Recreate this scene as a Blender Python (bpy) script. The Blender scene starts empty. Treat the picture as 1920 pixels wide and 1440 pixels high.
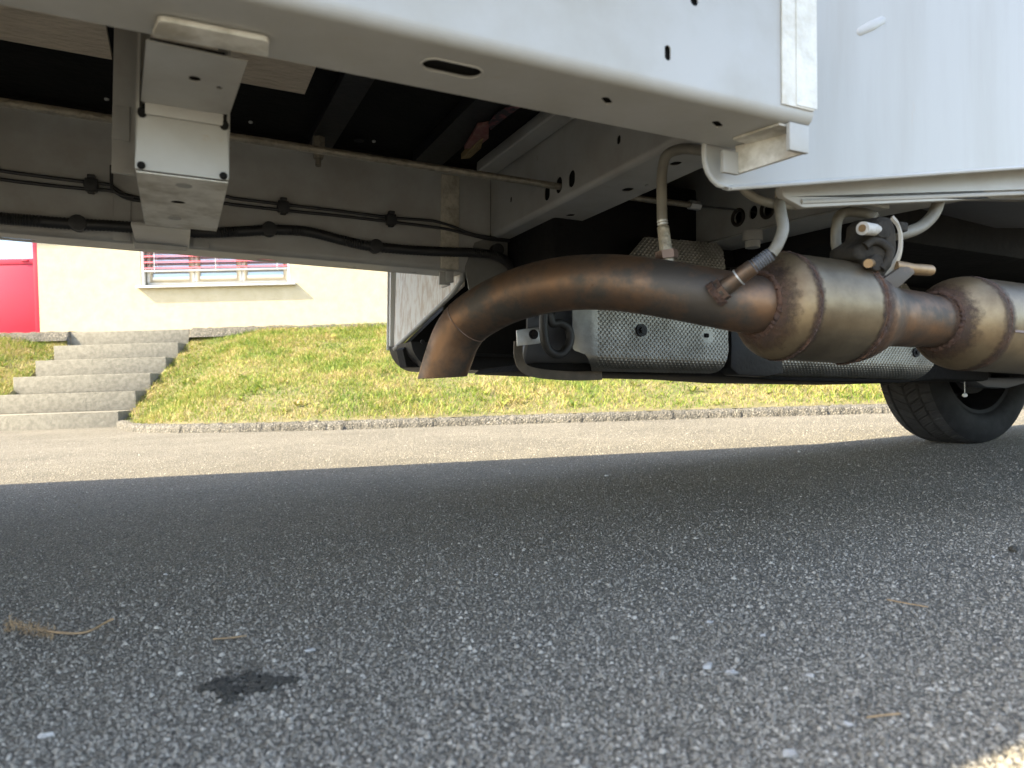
import bpy, bmesh, math, random
import numpy as np
from mathutils import Vector, Matrix
random.seed(4); rng = np.random.default_rng(4)
R = math.radians
S = bpy.context.scene
COL = S.collection

# ------------------------------------------------------------------ camera
FPX, CAMH = 1350.0, 0.29            # focal length in px of a 1920 px wide frame, lens height
a = math.atan(0.033); p = -math.atan(9.0 / FPX)
cr = Vector((math.cos(a), 0, -math.sin(a))); cu0 = Vector((math.sin(a), 0, math.cos(a))); cf0 = Vector((0, 1, 0))
cf = cf0 * math.cos(p) + cu0 * math.sin(p); cu = cu0 * math.cos(p) - cf0 * math.sin(p)
CAM = Vector((0, 0, CAMH))
cd = bpy.data.cameras.new('camera'); co = bpy.data.objects.new('camera', cd); COL.objects.link(co)
cd.sensor_width = 36; cd.lens = 36 * FPX / 1920; cd.clip_start = 0.02; cd.clip_end = 500
m = Matrix((cr, cu, -cf)).transposed().to_4x4(); m.translation = CAM; co.matrix_world = m
cd.dof.use_dof = True; cd.dof.focus_distance = 1.75; cd.dof.aperture_fstop = 6.6
S.camera = co
# ------------------------------------------------------------------ sky, sun, exposure
LIGHT = Vector((.922 * math.cos(R(41)), .387 * math.cos(R(41)), -math.sin(R(41)))).normalized()   # way the light travels
W = bpy.data.worlds.new('World'); S.world = W; W.use_nodes = True
nt = W.node_tree; nt.nodes.clear()
sky = nt.nodes.new('ShaderNodeTexSky'); sky.sky_type = 'NISHITA'; sky.sun_disc = False
sky.sun_elevation = R(41); sky.sun_rotation = math.atan2(-LIGHT.x, -LIGHT.y); sky.dust_density = 1.5
bg = nt.nodes.new('ShaderNodeBackground'); bg.inputs[1].default_value = 0.15
wo = nt.nodes.new('ShaderNodeOutputWorld'); 
# broken fair-weather cloud over the whole dome
tcw = nt.nodes.new('ShaderNodeTexCoord'); nzw = nt.nodes.new('ShaderNodeTexNoise'); nzw.inputs['Scale'].default_value = 2.2; nzw.inputs['Detail'].default_value = 8; nzw.inputs['Roughness'].default_value = .58
nt.links.new(tcw.outputs['Generated'], nzw.inputs['Vector'])
mrw = nt.nodes.new('ShaderNodeMapRange'); mrw.inputs[1].default_value = .50; mrw.inputs[2].default_value = .70; mrw.inputs[3].default_value = 0; mrw.inputs[4].default_value = .8
nt.links.new(nzw.outputs[0], mrw.inputs[0])
mxw = nt.nodes.new('ShaderNodeMix'); mxw.data_type = 'RGBA'; mxw.inputs[7].default_value = (6.2, 6.2, 6.3, 1)
nt.links.new(mrw.outputs[0], mxw.inputs[0]); nt.links.new(sky.outputs[0], mxw.inputs[6])
nt.links.new(mxw.outputs[2], bg.inputs[0]); nt.links.new(bg.outputs[0], wo.inputs[0])
sd = bpy.data.lights.new('sun', 'SUN'); sd.energy = 4.3; sd.angle = R(.53); sd.color = (1, .86, .61)
so = bpy.data.objects.new('sun', sd); COL.objects.link(so); so.rotation_euler = LIGHT.to_track_quat('-Z', 'Y').to_euler(); so.location = (-20, -8, 20)
vs = S.view_settings; vs.view_transform = 'Standard'; vs.look = 'None'; vs.exposure = 2.4; vs.gamma = 1; vs.use_curve_mapping = False

# ------------------------------------------------------------------ where things stand: sight lines met with real planes
def ray(px, py): return cr * ((px - 960) / FPX) + cu * ((720 - py) / FPX) + cf
def gnd(px, py, z=0.0):
    d = ray(px, py); return CAM + d * ((z - CAMH) / d.z)
yaw, pit, rol = R(25), R(2.75), R(.75)      # how the vehicle stands
U = Vector((math.cos(yaw) * math.cos(pit), math.sin(yaw) * math.cos(pit), -math.sin(pit)))
V0 = Vector((-math.sin(yaw), math.cos(yaw), 0)); W0v = U.cross(V0)
V = V0 * math.cos(rol) - W0v * math.sin(rol); WW = U.cross(V)
d0 = ray(640, 30); ORG = CAM + d0 * (.3 / d0.z)     # outer bottom edge of the near frame rail
BASE = 0.59
def toL(q): r = q - ORG; return Vector((r.dot(U), r.dot(V), r.dot(WW)))
def hw(px, py, h):  d = ray(px, py); t = ((ORG - CAM).dot(WW) + h) / d.dot(WW); return toL(CAM + d * t)
def hv(px, py, h):  d = ray(px, py); t = ((ORG - CAM).dot(V) + h) / d.dot(V); return toL(CAM + d * t)
def hu(px, py, h):  d = ray(px, py); t = ((ORG - CAM).dot(U) + h) / d.dot(U); return toL(CAM + d * t)
def hd(px, py, dep): return toL(CAM + ray(px, py) * dep)

# ------------------------------------------------------------------ materials
def lnk(t, a_, b_): t.links.new(a_, b_)
def mat(name, c1, c2=None, rough=.6, metal=0, scale=8, detail=6, bump=0, bscale=60, coord='Object', lo=.4, hi=.65, spots=None, spot_scale=40, spot_amt=.1, stretch=None, coat=0, ior=None, spec=None, rough2=None):
    M = bpy.data.materials.new(name); M.use_nodes = True; t = M.node_tree; b = t.nodes['Principled BSDF']
    b.inputs['Roughness'].default_value = rough; b.inputs['Metallic'].default_value = metal
    b.inputs['Base Color'].default_value = (*c1, 1)
    if ior: b.inputs['IOR'].default_value = ior
    if spec is not None: b.inputs['Specular IOR Level'].default_value = spec
    if coat: b.inputs['Coat Weight'].default_value = coat
    tc = t.nodes.new('ShaderNodeTexCoord'); src = tc.outputs[coord]
    if stretch:
        mp = t.nodes.new('ShaderNodeMapping'); mp.inputs['Scale'].default_value = stretch; lnk(t, src, mp.inputs[0]); src = mp.outputs[0]
    out = None
    if c2:
        n = t.nodes.new('ShaderNodeTexNoise'); n.inputs['Scale'].default_value = scale; n.inputs['Detail'].default_value = detail; n.inputs['Roughness'].default_value = .65
        lnk(t, src, n.inputs['Vector'])
        cr_ = t.nodes.new('ShaderNodeValToRGB'); cr_.color_ramp.elements[0].position = lo; cr_.color_ramp.elements[1].position = hi
        cr_.color_ramp.elements[0].color = (*c1, 1); cr_.color_ramp.elements[1].color = (*c2, 1)
        lnk(t, n.outputs[0], cr_.inputs[0]); out = cr_.outputs[0]
        if rough2 is not None:
            mr = t.nodes.new('ShaderNodeMapRange'); mr.inputs[1].default_value = lo; mr.inputs[2].default_value = hi; mr.inputs[3].default_value = rough; mr.inputs[4].default_value = rough2
            lnk(t, n.outputs[0], mr.inputs[0]); lnk(t, mr.outputs[0], b.inputs['Roughness'])
    if spots:
        n2 = t.nodes.new('ShaderNodeTexNoise'); n2.inputs['Scale'].default_value = spot_scale; n2.inputs['Detail'].default_value = 8; n2.inputs['Roughness'].default_value = .7
        lnk(t, src, n2.inputs['Vector'])
        mr = t.nodes.new('ShaderNodeMapRange'); mr.inputs[1].default_value = .72 - spot_amt; mr.inputs[2].default_value = .74
        lnk(t, n2.outputs[0], mr.inputs[0])
        mx = t.nodes.new('ShaderNodeMix'); mx.data_type = 'RGBA'
        lnk(t, mr.outputs[0], mx.inputs[0])
        if out: lnk(t, out, mx.inputs[6])
        else: mx.inputs[6].default_value = (*c1, 1)
        mx.inputs[7].default_value = (*spots, 1); out = mx.outputs[2]
    if out: lnk(t, out, b.inputs['Base Color'])
    if bump:
        n3 = t.nodes.new('ShaderNodeTexNoise'); n3.inputs['Scale'].default_value = bscale; n3.inputs['Detail'].default_value = 6
        lnk(t, src, n3.inputs['Vector']); bp = t.nodes.new('ShaderNodeBump'); bp.inputs['Strength'].default_value = bump; bp.inputs['Distance'].default_value = .01
        lnk(t, n3.outputs[0], bp.inputs['Height']); lnk(t, bp.outputs[0], b.inputs['Normal'])
    return M
M = {}
M['paint'] = mat('white_chassis_paint', (.375, .372, .355), (.325, .315, .283), .42, 0, 5, 8, .05, 25, spots=(.33, .28, .21), spot_scale=26, spot_amt=.075, rough2=.55)
M['paint_far'] = mat('dusty_grey_chassis_paint', (.38, .38, .36), (.305, .29, .26), .45, 0, 6, 8, .06, 40, spots=(.25, .21, .16), spot_scale=30, spot_amt=.05)
M['paint_dirty'] = mat('road_splashed_paint', (.62, .60, .54), (.36, .33, .27), .6, 0, 22, 10, .15, 70, lo=.42, hi=.62, spots=(.20, .17, .13), spot_scale=60, spot_amt=.07)
M['paint_dark'] = mat('grey_underbody_paint', (.30, .30, .28), (.22, .21, .19), .55, 0, 6, 8, .08, 40)
M['gusset'] = mat('dark_grey_gusset_paint', (.20, .20, .185), (.15, .145, .13), .5, 0, 8, 6)  # darker grey than the rest of the chassis paint
M['plate'] = mat('streaked_white_paint', (.33, .325, .302), (.29, .28, .248), .42, 0, 9, 8, .05, 25, stretch=(1, 1, .12), lo=.45, hi=.7, spots=(.33, .30, .25), spot_scale=14, spot_amt=-.015)
M['sealant'] = mat('cream_seam_sealant', (.50, .46, .37), (.30, .27, .21), .7, 0, 30, 8, .35, 90)
M['sealant_w'] = mat('white_seam_sealant', (.66, .65, .60), (.50, .48, .42), .7, 0, 25, 8, .3, 110)
M['black'] = mat('black_underseal_and_shade', (.007, .007, .007), (.012, .0115, .011), .75, 0, 9, 5, .2, 60, spec=.12)  # underseal, and the black that stands for shade inside hollow sections
M['blackplastic'] = mat('black_plastic', (.014, .014, .015), (.022, .022, .022), .5, 0, 12, 5, .1, 80, spec=.25)
M['tank'] = mat('dark_grey_tank_plastic', (.075, .079, .088), (.095, .098, .104), .45, 0, 7, 6, .06, 40)
M['rubber'] = mat('weathered_black_rubber', (.020, .018, .015), (.042, .036, .028), .8, 0, 30, 8, .25, 120, spec=.15)
M['beige'] = mat('varnished_beige_floor_panel', (.70, .59, .45), (.60, .50, .38), .25, 0, 12, 6, .5, 45, stretch=(1, 2, 1))  # base colour lightened in place of the lit road's glossy reflection
M['pipe'] = mat('heat_tinted_steel', (.19, .112, .065), (.085, .072, .059), .44, .8, 10, 10, .08, 70, lo=.42, hi=.58, spots=(.085, .035, .016), spot_scale=60, spot_amt=.07, rough2=.6)
M['pipe_dark'] = mat('sooty_brown_steel', (.16, .105, .078), (.11, .075, .058), .46, .7, 8, 6, .05, 60, spots=(.10, .04, .02), spot_scale=60, spot_amt=.05)
M['cat'] = mat('yellowed_stainless_steel', (.255, .19, .11), (.14, .092, .055), .44, .85, 11, 9, .06, 60, lo=.42, hi=.68, spots=(.10, .045, .02), spot_scale=38, spot_amt=.07, rough2=.6)
M['stain'] = mat('burnt_heat_stain', (.045, .028, .019), (.085, .045, .025), .7, .3, 45, 8, .3, 160)
def fade_out(A):
    t = A.node_tree; at = t.nodes.new('ShaderNodeAttribute'); at.attribute_name = 'fade'
    tc = t.nodes.new('ShaderNodeTexCoord'); n = t.nodes.new('ShaderNodeTexNoise'); n.inputs['Scale'].default_value = 120; n.inputs['Detail'].default_value = 8; n.inputs['Roughness'].default_value = .7
    lnk(t, tc.outputs['Object'], n.inputs['Vector'])
    ad = t.nodes.new('ShaderNodeMath'); lnk(t, at.outputs['Fac'], ad.inputs[0]); lnk(t, n.outputs[0], ad.inputs[1])
    mr = t.nodes.new('ShaderNodeMapRange'); mr.inputs[1].default_value = .58; mr.inputs[2].default_value = 1.05; mr.inputs[4].default_value = .92; lnk(t, ad.outputs[0], mr.inputs[0])
    tb_ = t.nodes.new('ShaderNodeBsdfTransparent'); ms = t.nodes.new('ShaderNodeMixShader'); lnk(t, mr.outputs[0], ms.inputs[0]); lnk(t, tb_.outputs[0], ms.inputs[1]); lnk(t, t.nodes['Principled BSDF'].outputs[0], ms.inputs[2])
    lnk(t, ms.outputs[0], t.nodes['Material Output'].inputs[0])
fade_out(M['stain'])
M['steel'] = mat('dull_grey_steel', (.215, .172, .112), (.135, .105, .068), .42, .85, 12, 9, .05, 60, spots=(.10, .07, .05), spot_scale=55, spot_amt=.05)
M['weld'] = mat('rusty_weld', (.045, .025, .017), (.09, .042, .022), .9, 0, 60, 8, .8, 160)
M['shield'] = mat('embossed_aluminium', (.24, .232, .205), (.15, .143, .122), .38, .85, 14, 6, .06, 160)
M['strapmetal'] = mat('dirty_strap_steel', (.075, .062, .045), (.11, .09, .065), .6, .3, 30, 6, .2, 90)
M['sidewall'] = mat('black_tyre_sidewall', (.012, .012, .012), (.02, .02, .02), .7, 0, 20, 6, spec=.12)
M['zincwhite'] = mat('white_oxidised_zinc', (.42, .40, .36), (.33, .31, .27), .7, 0, 60, 8, .3, 160)
M['zinc'] = mat('galvanised_steel', (.52, .53, .52), (.42, .42, .40), .45, .6, 40, 6, .1, 160)
M['rod'] = mat('tarnished_steel_rod', (.30, .27, .21), (.19, .165, .125), .45, .5, 60, 8, .4, 140)
M['hose'] = mat('grey_coated_hose', (.17, .157, .125), (.13, .118, .092), .55, 0, 25, 6, .1, 120)
M['strap'] = mat('cream_strap', (.34, .30, .235), (.28, .245, .19), .5, 0, 20, 5)
M['bolt'] = mat('brass_toned_bolt', (.26, .175, .09), (.19, .125, .065), .45, .6, 40, 5)
M['cable'] = mat('black_cable', (.014, .014, .014), (.022, .022, .021), .5, 0, 30, 5)
M['foam'] = mat('yellow_foam', (.26, .19, .085), (.19, .135, .06), .9, 0, 60, 8, .6, 200)
M['red_label'] = mat('faded_red_label', (.16, .05, .045), (.22, .13, .115), .5, 0, 60, 3)
M['dark_label'] = mat('dark_printed_label', (.02, .02, .025), (.16, .05, .06), .5, 0, 90, 2, lo=.52, hi=.56)
M['tyre'] = mat('tyre_rubber', (.030, .031, .033), (.045, .046, .048), .75, 0, 20, 6, .12, 150, spec=.12)
M['rimdark'] = mat('dark_steel_rim', (.012, .012, .013), (.02, .02, .02), .6, .2, 12, 6, spec=.15)
M['white'] = mat('white_plastic', (.75, .75, .74), (.66, .66, .64), .45, 0, 10, 4)
M['panel'] = mat('speckled_cab_panel', (.70, .68, .62), (.50, .41, .31), .5, 0, 70, 8, .1, 120, lo=.45, hi=.6, stretch=(1, 1, .25))
# setting
M['wall'] = mat('cream_render', (.43, .36, .225), (.48, .41, .27), .9, 0, 9, 8, .5, 90, lo=.35, hi=.65, spots=(.39, .315, .195), spot_scale=14, spot_amt=.12)
M['red'] = mat('red_door_paint', (.42, .008, .030), (.39, .007, .026), .4, 0, 2, 3)
M['blind'] = mat('red_blind_slat', (.56, .10, .13), (.50, .08, .11), .4, 0, 3, 3)
M['frame'] = mat('white_window_frame', (.60, .60, .59), (.55, .55, .53), .4, 0, 3, 3)
M['glass'] = mat('window_glass', (.36, .42, .50), None, .03, .28, ior=1.6)
M['stone'] = mat('pale_sill_stone', (.56, .55, .53), (.48, .47, .44), .6, 0, 30, 5)
M['concrete'] = mat('weathered_concrete', (.19, .177, .142), (.13, .12, .095), .9, 0, 30, 12, .6, 120, lo=.38, hi=.62, spots=(.24, .225, .185), spot_scale=22, spot_amt=.10)
M['twig'] = mat('dry_straw', (.30, .20, .10), (.20, .14, .08), .8, 0, 40, 4)
M['clump'] = mat('dark_damp_dirt', (.03, .029, .023), (.065, .06, .047), .85, 0, 120, 8, .8, 300)
M['pebble'] = mat('grey_stone_chip', (.34, .34, .34), (.22, .22, .22), .8, 0, 60, 6, .3, 200)
M['pebble_p'] = mat('pale_stone_chip', (.36, .355, .33), (.27, .262, .245), .8, 0, 60, 6, .3, 200)

def asphalt(name, big=.0, c=((.045, .045, .047), (.13, .13, .132), (.40, .39, .37)), sc=150, bstr=.9, dist=.006):
    A = bpy.data.materials.new(name); A.use_nodes = True; t = A.node_tree; b = t.nodes['Principled BSDF']
    b.inputs['Roughness'].default_value = .85; b.inputs['Specular IOR Level'].default_value = .35
    tc = t.nodes.new('ShaderNodeTexCoord')
    v = t.nodes.new('ShaderNodeTexVoronoi'); v.inputs['Scale'].default_value = sc; v.inputs['Randomness'].default_value = 1
    # jitter so that the cells are not round
    nj = t.nodes.new('ShaderNodeTexNoise'); nj.inputs['Scale'].default_value = sc * .8; lnk(t, tc.outputs['Object'], nj.inputs['Vector'])
    mj = t.nodes.new('ShaderNodeVectorMath'); mj.operation = 'MULTIPLY_ADD'; mj.inputs[1].default_value = (.006,) * 3
    lnk(t, nj.outputs['Color'], mj.inputs[0]); lnk(t, tc.outputs['Object'], mj.inputs[2]); lnk(t, mj.outputs[0], v.inputs['Vector'])
    sp = t.nodes.new('ShaderNodeSeparateColor'); lnk(t, v.outputs['Color'], sp.inputs[0])
    cr_ = t.nodes.new('ShaderNodeValToRGB'); e = cr_.color_ramp.elements
    e[0].position = .15; e[0].color = (*c[0], 1); e[1].position = .99; e[1].color = (*c[2], 1)
    k = cr_.color_ramp.elements.new(.62); k.color = (*c[1], 1); k = cr_.color_ramp.elements.new(.9); k.color = (c[1][0] * 1.35, c[1][1] * 1.3, c[1][2] * 1.22, 1)
    lnk(t, sp.outputs[0], cr_.inputs[0])
    # bitumen between the stones
    mr = t.nodes.new('ShaderNodeMapRange'); mr.inputs[1].default_value = .25 ; mr.inputs[2].default_value = .62
    mr.inputs[3].default_value = 0; mr.inputs[4].default_value = .75
    lnk(t, v.outputs['Distance'], mr.inputs[0])
    mx = t.nodes.new('ShaderNodeMix'); mx.data_type = 'RGBA'; lnk(t, mr.outputs[0], mx.inputs[0]); lnk(t, cr_.outputs[0], mx.inputs[6]); mx.inputs[7].default_value = (c[0][0] * .8, c[0][1] * .8, c[0][2] * .8, 1)
    n = t.nodes.new('ShaderNodeTexNoise'); n.inputs['Scale'].default_value = 1.7; n.inputs['Detail'].default_value = 9; n.inputs['Roughness'].default_value = .6
    lnk(t, tc.outputs['Object'], n.inputs['Vector'])
    m2 = t.nodes.new('ShaderNodeMapRange'); m2.inputs[1].default_value = .3; m2.inputs[2].default_value = .7; m2.inputs[3].default_value = .80; m2.inputs[4].default_value = 1.2
    lnk(t, n.outputs[0], m2.inputs[0])
    mm = t.nodes.new('ShaderNodeVectorMath'); mm.operation = 'SCALE'; lnk(t, mx.outputs[2], mm.inputs[0]); lnk(t, m2.outputs[0], mm.inputs[3])
    lnk(t, mm.outputs[0], b.inputs['Base Color'])
    inv = t.nodes.new('ShaderNodeMath'); inv.operation = 'MULTIPLY'; inv.inputs[1].default_value = -1; lnk(t, v.outputs['Distance'], inv.inputs[0])
    add = t.nodes.new('ShaderNodeMath'); add.operation = 'MULTIPLY_ADD'; add.inputs[1].default_value = .6; lnk(t, sp.outputs[1], add.inputs[0]); lnk(t, inv.outputs[0], add.inputs[2])
    bp = t.nodes.new('ShaderNodeBump'); bp.inputs['Strength'].default_value = bstr; bp.inputs['Distance'].default_value = dist
    lnk(t, add.outputs[0], bp.inputs['Height']); lnk(t, bp.outputs[0], b.inputs['Normal'])
    return A
M['road'] = asphalt('asphalt_road', c=((.115, .106, .087), (.235, .214, .168), (.40, .37, .30)), sc=270, bstr=1, dist=.005)
M['berm'] = asphalt('rough_asphalt_edge', c=((.09, .085, .072), (.175, .163, .138), (.34, .315, .275)), sc=110, bstr=1, dist=.012)
def island_mat(name, cols, rough=.7, noise=None, trans=0):
    A = bpy.data.materials.new(name); A.use_nodes = True; t = A.node_tree; b = t.nodes['Principled BSDF']; b.inputs['Roughness'].default_value = rough
    b.inputs['Specular IOR Level'].default_value = .3
    g = t.nodes.new('ShaderNodeNewGeometry'); cr_ = t.nodes.new('ShaderNodeValToRGB'); cr_.color_ramp.interpolation = 'LINEAR'
    e = cr_.color_ramp.elements
    e[0].position = 0; e[0].color = (*cols[0], 1); e[1].position = 1; e[1].color = (*cols[-1], 1)
    for i in range(1, len(cols) - 1): k = e.new(i / (len(cols) - 1)); k.color = (*cols[i], 1)
    fac = g.outputs['Random Per Island']
    if noise:
        tc = t.nodes.new('ShaderNodeTexCoord'); n = t.nodes.new('ShaderNodeTexNoise'); n.inputs['Scale'].default_value = noise; n.inputs['Detail'].default_value = 4
        lnk(t, tc.outputs['Object'], n.inputs['Vector'])
        ma = t.nodes.new('ShaderNodeMapRange'); ma.inputs[1].default_value = .32; ma.inputs[2].default_value = .68; ma.inputs[3].default_value = -.38; ma.inputs[4].default_value = .38
        lnk(t, n.outputs[0], ma.inputs[0])
        ad = t.nodes.new('ShaderNodeMath'); ad.use_clamp = True; lnk(t, fac, ad.inputs[0]); lnk(t, ma.outputs[0], ad.inputs[1]); fac = ad.outputs[0]
    lnk(t, fac, cr_.inputs[0]); lnk(t, cr_.outputs[0], b.inputs['Base Color'])
    if trans:
        tr = t.nodes.new('ShaderNodeBsdfTranslucent'); lnk(t, cr_.outputs[0], tr.inputs[0]); ms = t.nodes.new('ShaderNodeMixShader'); ms.inputs[0].default_value = trans
        lnk(t, b.outputs[0], ms.inputs[1]); lnk(t, tr.outputs[0], ms.inputs[2]); lnk(t, ms.outputs[0], t.nodes['Material Output'].inputs[0])
    return A
M['grass'] = island_mat('short_grass', [(.085, .15, .018), (.14, .21, .026), (.20, .25, .034), (.25, .265, .05), (.32, .27, .085), (.39, .30, .145)], .6, 3.2, .25)
M['soil'] = mat('dry_turf_soil', (.085, .08, .03), (.14, .115, .052), .95, 0, 14, 8, .5, 60)
M['chips'] = island_mat('asphalt_aggregate', [(.11, .102, .085), (.155, .143, .117), (.185, .17, .138), (.21, .193, .157), (.23, .212, .174), (.26, .24, .198), (.37, .348, .295)], .8)

# ------------------------------------------------------------------ mesh helpers
class MB:
    def __init__(s): s.v = []; s.f = []
    def add(s, vs_, fs_):
        o = len(s.v); s.v += [tuple(x) for x in vs_]; s.f += [tuple(i + o for i in f) for f in fs_]; return s
    def box(s, lo, hi):
        x0, y0, z0 = lo; x1, y1, z1 = hi
        return s.add([(x0,y0,z0),(x1,y0,z0),(x1,y1,z0),(x0,y1,z0),(x0,y0,z1),(x1,y0,z1),(x1,y1,z1),(x0,y1,z1)],
                     [(0,3,2,1),(4,5,6,7),(0,1,5,4),(1,2,6,5),(2,3,7,6),(3,0,4,7)])
    def hexa(s, b_, t_):      # bottom quad, top quad
        return s.add(list(b_) + list(t_), [(0,3,2,1),(4,5,6,7),(0,1,5,4),(1,2,6,5),(2,3,7,6),(3,0,4,7)])
    def tube(s, path, rad, seg=14, caps=True):
        P = [Vector(q) for q in path]; n = len(P)
        if not isinstance(rad, (list, tuple)): rad = [rad] * n
        T = [(P[min(i + 1, n - 1)] - P[max(i - 1, 0)]).normalized() for i in range(n)]
        ref = Vector((0, 0, 1)) if abs(T[0].z) < .9 else Vector((1, 0, 0))
        N = T[0].cross(ref).normalized(); rings = []
        for i in range(n):
            N = (N - T[i] * N.dot(T[i])).normalized(); B = T[i].cross(N)
            rings.append([P[i] + (N * math.cos(2*math.pi*k/seg) + B * math.sin(2*math.pi*k/seg)) * rad[i] for k in range(seg)])
        o = len(s.v); s.v += [tuple(q) for r in rings for q in r]
        for i in range(n - 1):
            for k in range(seg):
                s.f.append((o+i*seg+k, o+i*seg+(k+1)%seg, o+(i+1)*seg+(k+1)%seg, o+(i+1)*seg+k))
        if caps: s.f.append(tuple(o + k for k in range(seg))[::-1]); s.f.append(tuple(o + (n-1)*seg + k for k in range(seg)))
        return s
    def sweep(s, path, w, t, up):     # flat strap along a path
        P = [Vector(q) for q in path]; n = len(P); o = len(s.v); up = Vector(up)
        for i in range(n):
            T = (P[min(i+1,n-1)] - P[max(i-1,0)]).normalized(); side = T.cross(up).normalized(); nn = side.cross(T)
            for a_, b_ in ((-1,-1),(1,-1),(1,1),(-1,1)): s.v.append(tuple(P[i] + side*(a_*w/2) + nn*(b_*t/2)))
        for i in range(n-1):
            for k in range(4): s.f.append((o+i*4+k, o+i*4+(k+1)%4, o+(i+1)*4+(k+1)%4, o+(i+1)*4+k))
        s.f += [(o+3,o+2,o+1,o), tuple(o+(n-1)*4+k for k in range(4))]
        return s
    def prism(s, poly, off):          # polygon of 3D points pushed by off
        off = Vector(off); n = len(poly); o = len(s.v)
        s.v += [tuple(Vector(q)) for q in poly] + [tuple(Vector(q) + off) for q in poly]
        s.f.append(tuple(range(o, o+n))[::-1]); s.f.append(tuple(range(o+n, o+2*n)))
        for i in range(n): s.f.append((o+i, o+(i+1)%n, o+n+(i+1)%n, o+n+i))
        return s
    def ball(s, c, rx, ry, rz, seg=12, rin=8):
        o = len(s.v); c = Vector(c)
        for i in range(1, rin):
            th = math.pi*i/rin
            for k in range(seg): s.v.append((c.x+rx*math.sin(th)*math.cos(2*math.pi*k/seg), c.y+ry*math.sin(th)*math.sin(2*math.pi*k/seg), c.z+rz*math.cos(th)))
        s.v += [(c.x,c.y,c.z+rz),(c.x,c.y,c.z-rz)]; t_ = o+(rin-1)*seg
        for i in range(rin-2):
            for k in range(seg): s.f.append((o+i*seg+k, o+(i+1)*seg+k, o+(i+1)*seg+(k+1)%seg, o+i*seg+(k+1)%seg))
        for k in range(seg): s.f.append((t_, o+k, o+(k+1)%seg)); s.f.append((t_+1, o+(rin-2)*seg+(k+1)%seg, o+(rin-2)*seg+k))
        return s
    def build(s, name, mt, parent=None, bevel=0, seg=2, angle=35, local=True, recalc=True):
        me = bpy.data.meshes.new(name)
        vv = [(q[0], q[1], q[2] + BASE) for q in s.v] if (local and parent is not None) else s.v
        me.from_pydata(vv, [], s.f)
        b = bmesh.new(); b.from_mesh(me)
        if recalc: bmesh.ops.recalc_face_normals(b, faces=b.faces)
        if bevel:
            bmesh.ops.remove_doubles(b, verts=b.verts, dist=1e-6)
            ed = [e_ for e_ in b.edges if len(e_.link_faces) == 2 and e_.calc_face_angle(0) > R(30)]
            bmesh.ops.bevel(b, geom=ed, offset=bevel, segments=seg, affect='EDGES', profile=.6, clamp_overlap=True)
        b.to_mesh(me); b.free()
        me.shade_smooth(); me.set_sharp_from_angle(angle=R(angle))
        me.materials.append(M[mt] if isinstance(mt, str) else mt)
        o = bpy.data.objects.new(name, me); COL.objects.link(o)
        if parent is not None: o.parent = parent
        return o
def tag(o, label=None, cat=None, group=None, kind=None):
    if label: o['label'] = label
    if cat: o['category'] = cat
    if group: o['group'] = group
    if kind: o['kind'] = kind
    return o
def empty(name, loc):
    o = bpy.data.objects.new(name, None); COL.objects.link(o); o.location = loc; o.empty_display_size = .1; return o
def slot(cx, cy, hx, hy, n=20, rot=0):      # rounded slot / ellipse outline
    r = min(hx, hy); pts = []
    for k in range(n):
        t = 2*math.pi*k/n; x = r*math.cos(t) + math.copysign(max(hx-r, 0), math.cos(t)); y = r*math.sin(t) + math.copysign(max(hy-r, 0), math.sin(t))
        pts.append((cx + x*math.cos(rot) - y*math.sin(rot), cy + x*math.sin(rot) + y*math.cos(rot)))
    return pts
def rounded(pts, r, n=6):                   # polygon with chosen corners rounded (r per corner)
    out = []; N = len(pts)
    for i in range(N):
        rr = r[i] if isinstance(r, (list, tuple)) else r
        p0, p1, p2 = Vector(pts[i-1]), Vector(pts[i]), Vector(pts[(i+1) % N])
        if rr <= 0: out.append(tuple(p1)); continue
        d1 = (p0-p1).normalized(); d2 = (p2-p1).normalized(); an = d1.angle(d2); L = rr/math.tan(an/2)
        c = p1 + (d1+d2).normalized()*(rr/math.sin(an/2)); s0 = p1 + d1*L; s1 = p1 + d2*L
        a0 = s0-c; a1 = s1-c
        for k in range(n+1):
            q = a0.lerp(a1, k/n).normalized()*rr; out.append(tuple(c+q))
    return out
def sheet(mb, outline, holes, fmap, thick):
    """flat sheet with real openings: outline and holes in 2-D, fmap(x, y, depth) gives the point"""
    b = bmesh.new(); ed = []
    for lp in [outline] + holes:
        vs_ = [b.verts.new((x, y, 0)) for x, y in lp]
        for i in range(len(vs_)): ed.append(b.edges.new((vs_[i], vs_[(i+1) % len(vs_)])))
    bmesh.ops.triangle_fill(b, use_beauty=True, use_dissolve=False, edges=ed)
    b.verts.index_update(); v2 = [(q.co.x, q.co.y) for q in b.verts]; fs = [tuple(q.index for q in f.verts) for f in b.faces]; b.free()
    n = len(v2)
    mb.add([fmap(x, y, 0) for x, y in v2] + [fmap(x, y, thick) for x, y in v2], fs + [tuple(i+n for i in f[::-1]) for f in fs])
    for lp in [outline] + holes:
        k = len(lp); mb.add([fmap(x, y, 0) for x, y in lp] + [fmap(x, y, thick) for x, y in lp], [(i, (i+1) % k, k+(i+1) % k, k+i) for i in range(k)])
    return mb
def curve(pts, n=8):                        # Catmull-Rom through points
    P = [Vector(q) for q in pts]; P = [2*P[0]-P[1]] + P + [2*P[-1]-P[-2]]; out = []
    for i in range(1, len(P)-2):
        for k in range(n):
            t = k/n; a_, b_, c_, d_ = P[i-1], P[i], P[i+1], P[i+2]
            out.append(.5*((2*b_) + (c_-a_)*t + (2*a_-5*b_+4*c_-d_)*t*t + (3*b_-a_-3*c_+d_)*t**3))
    out.append(P[-2]); return out
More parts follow.
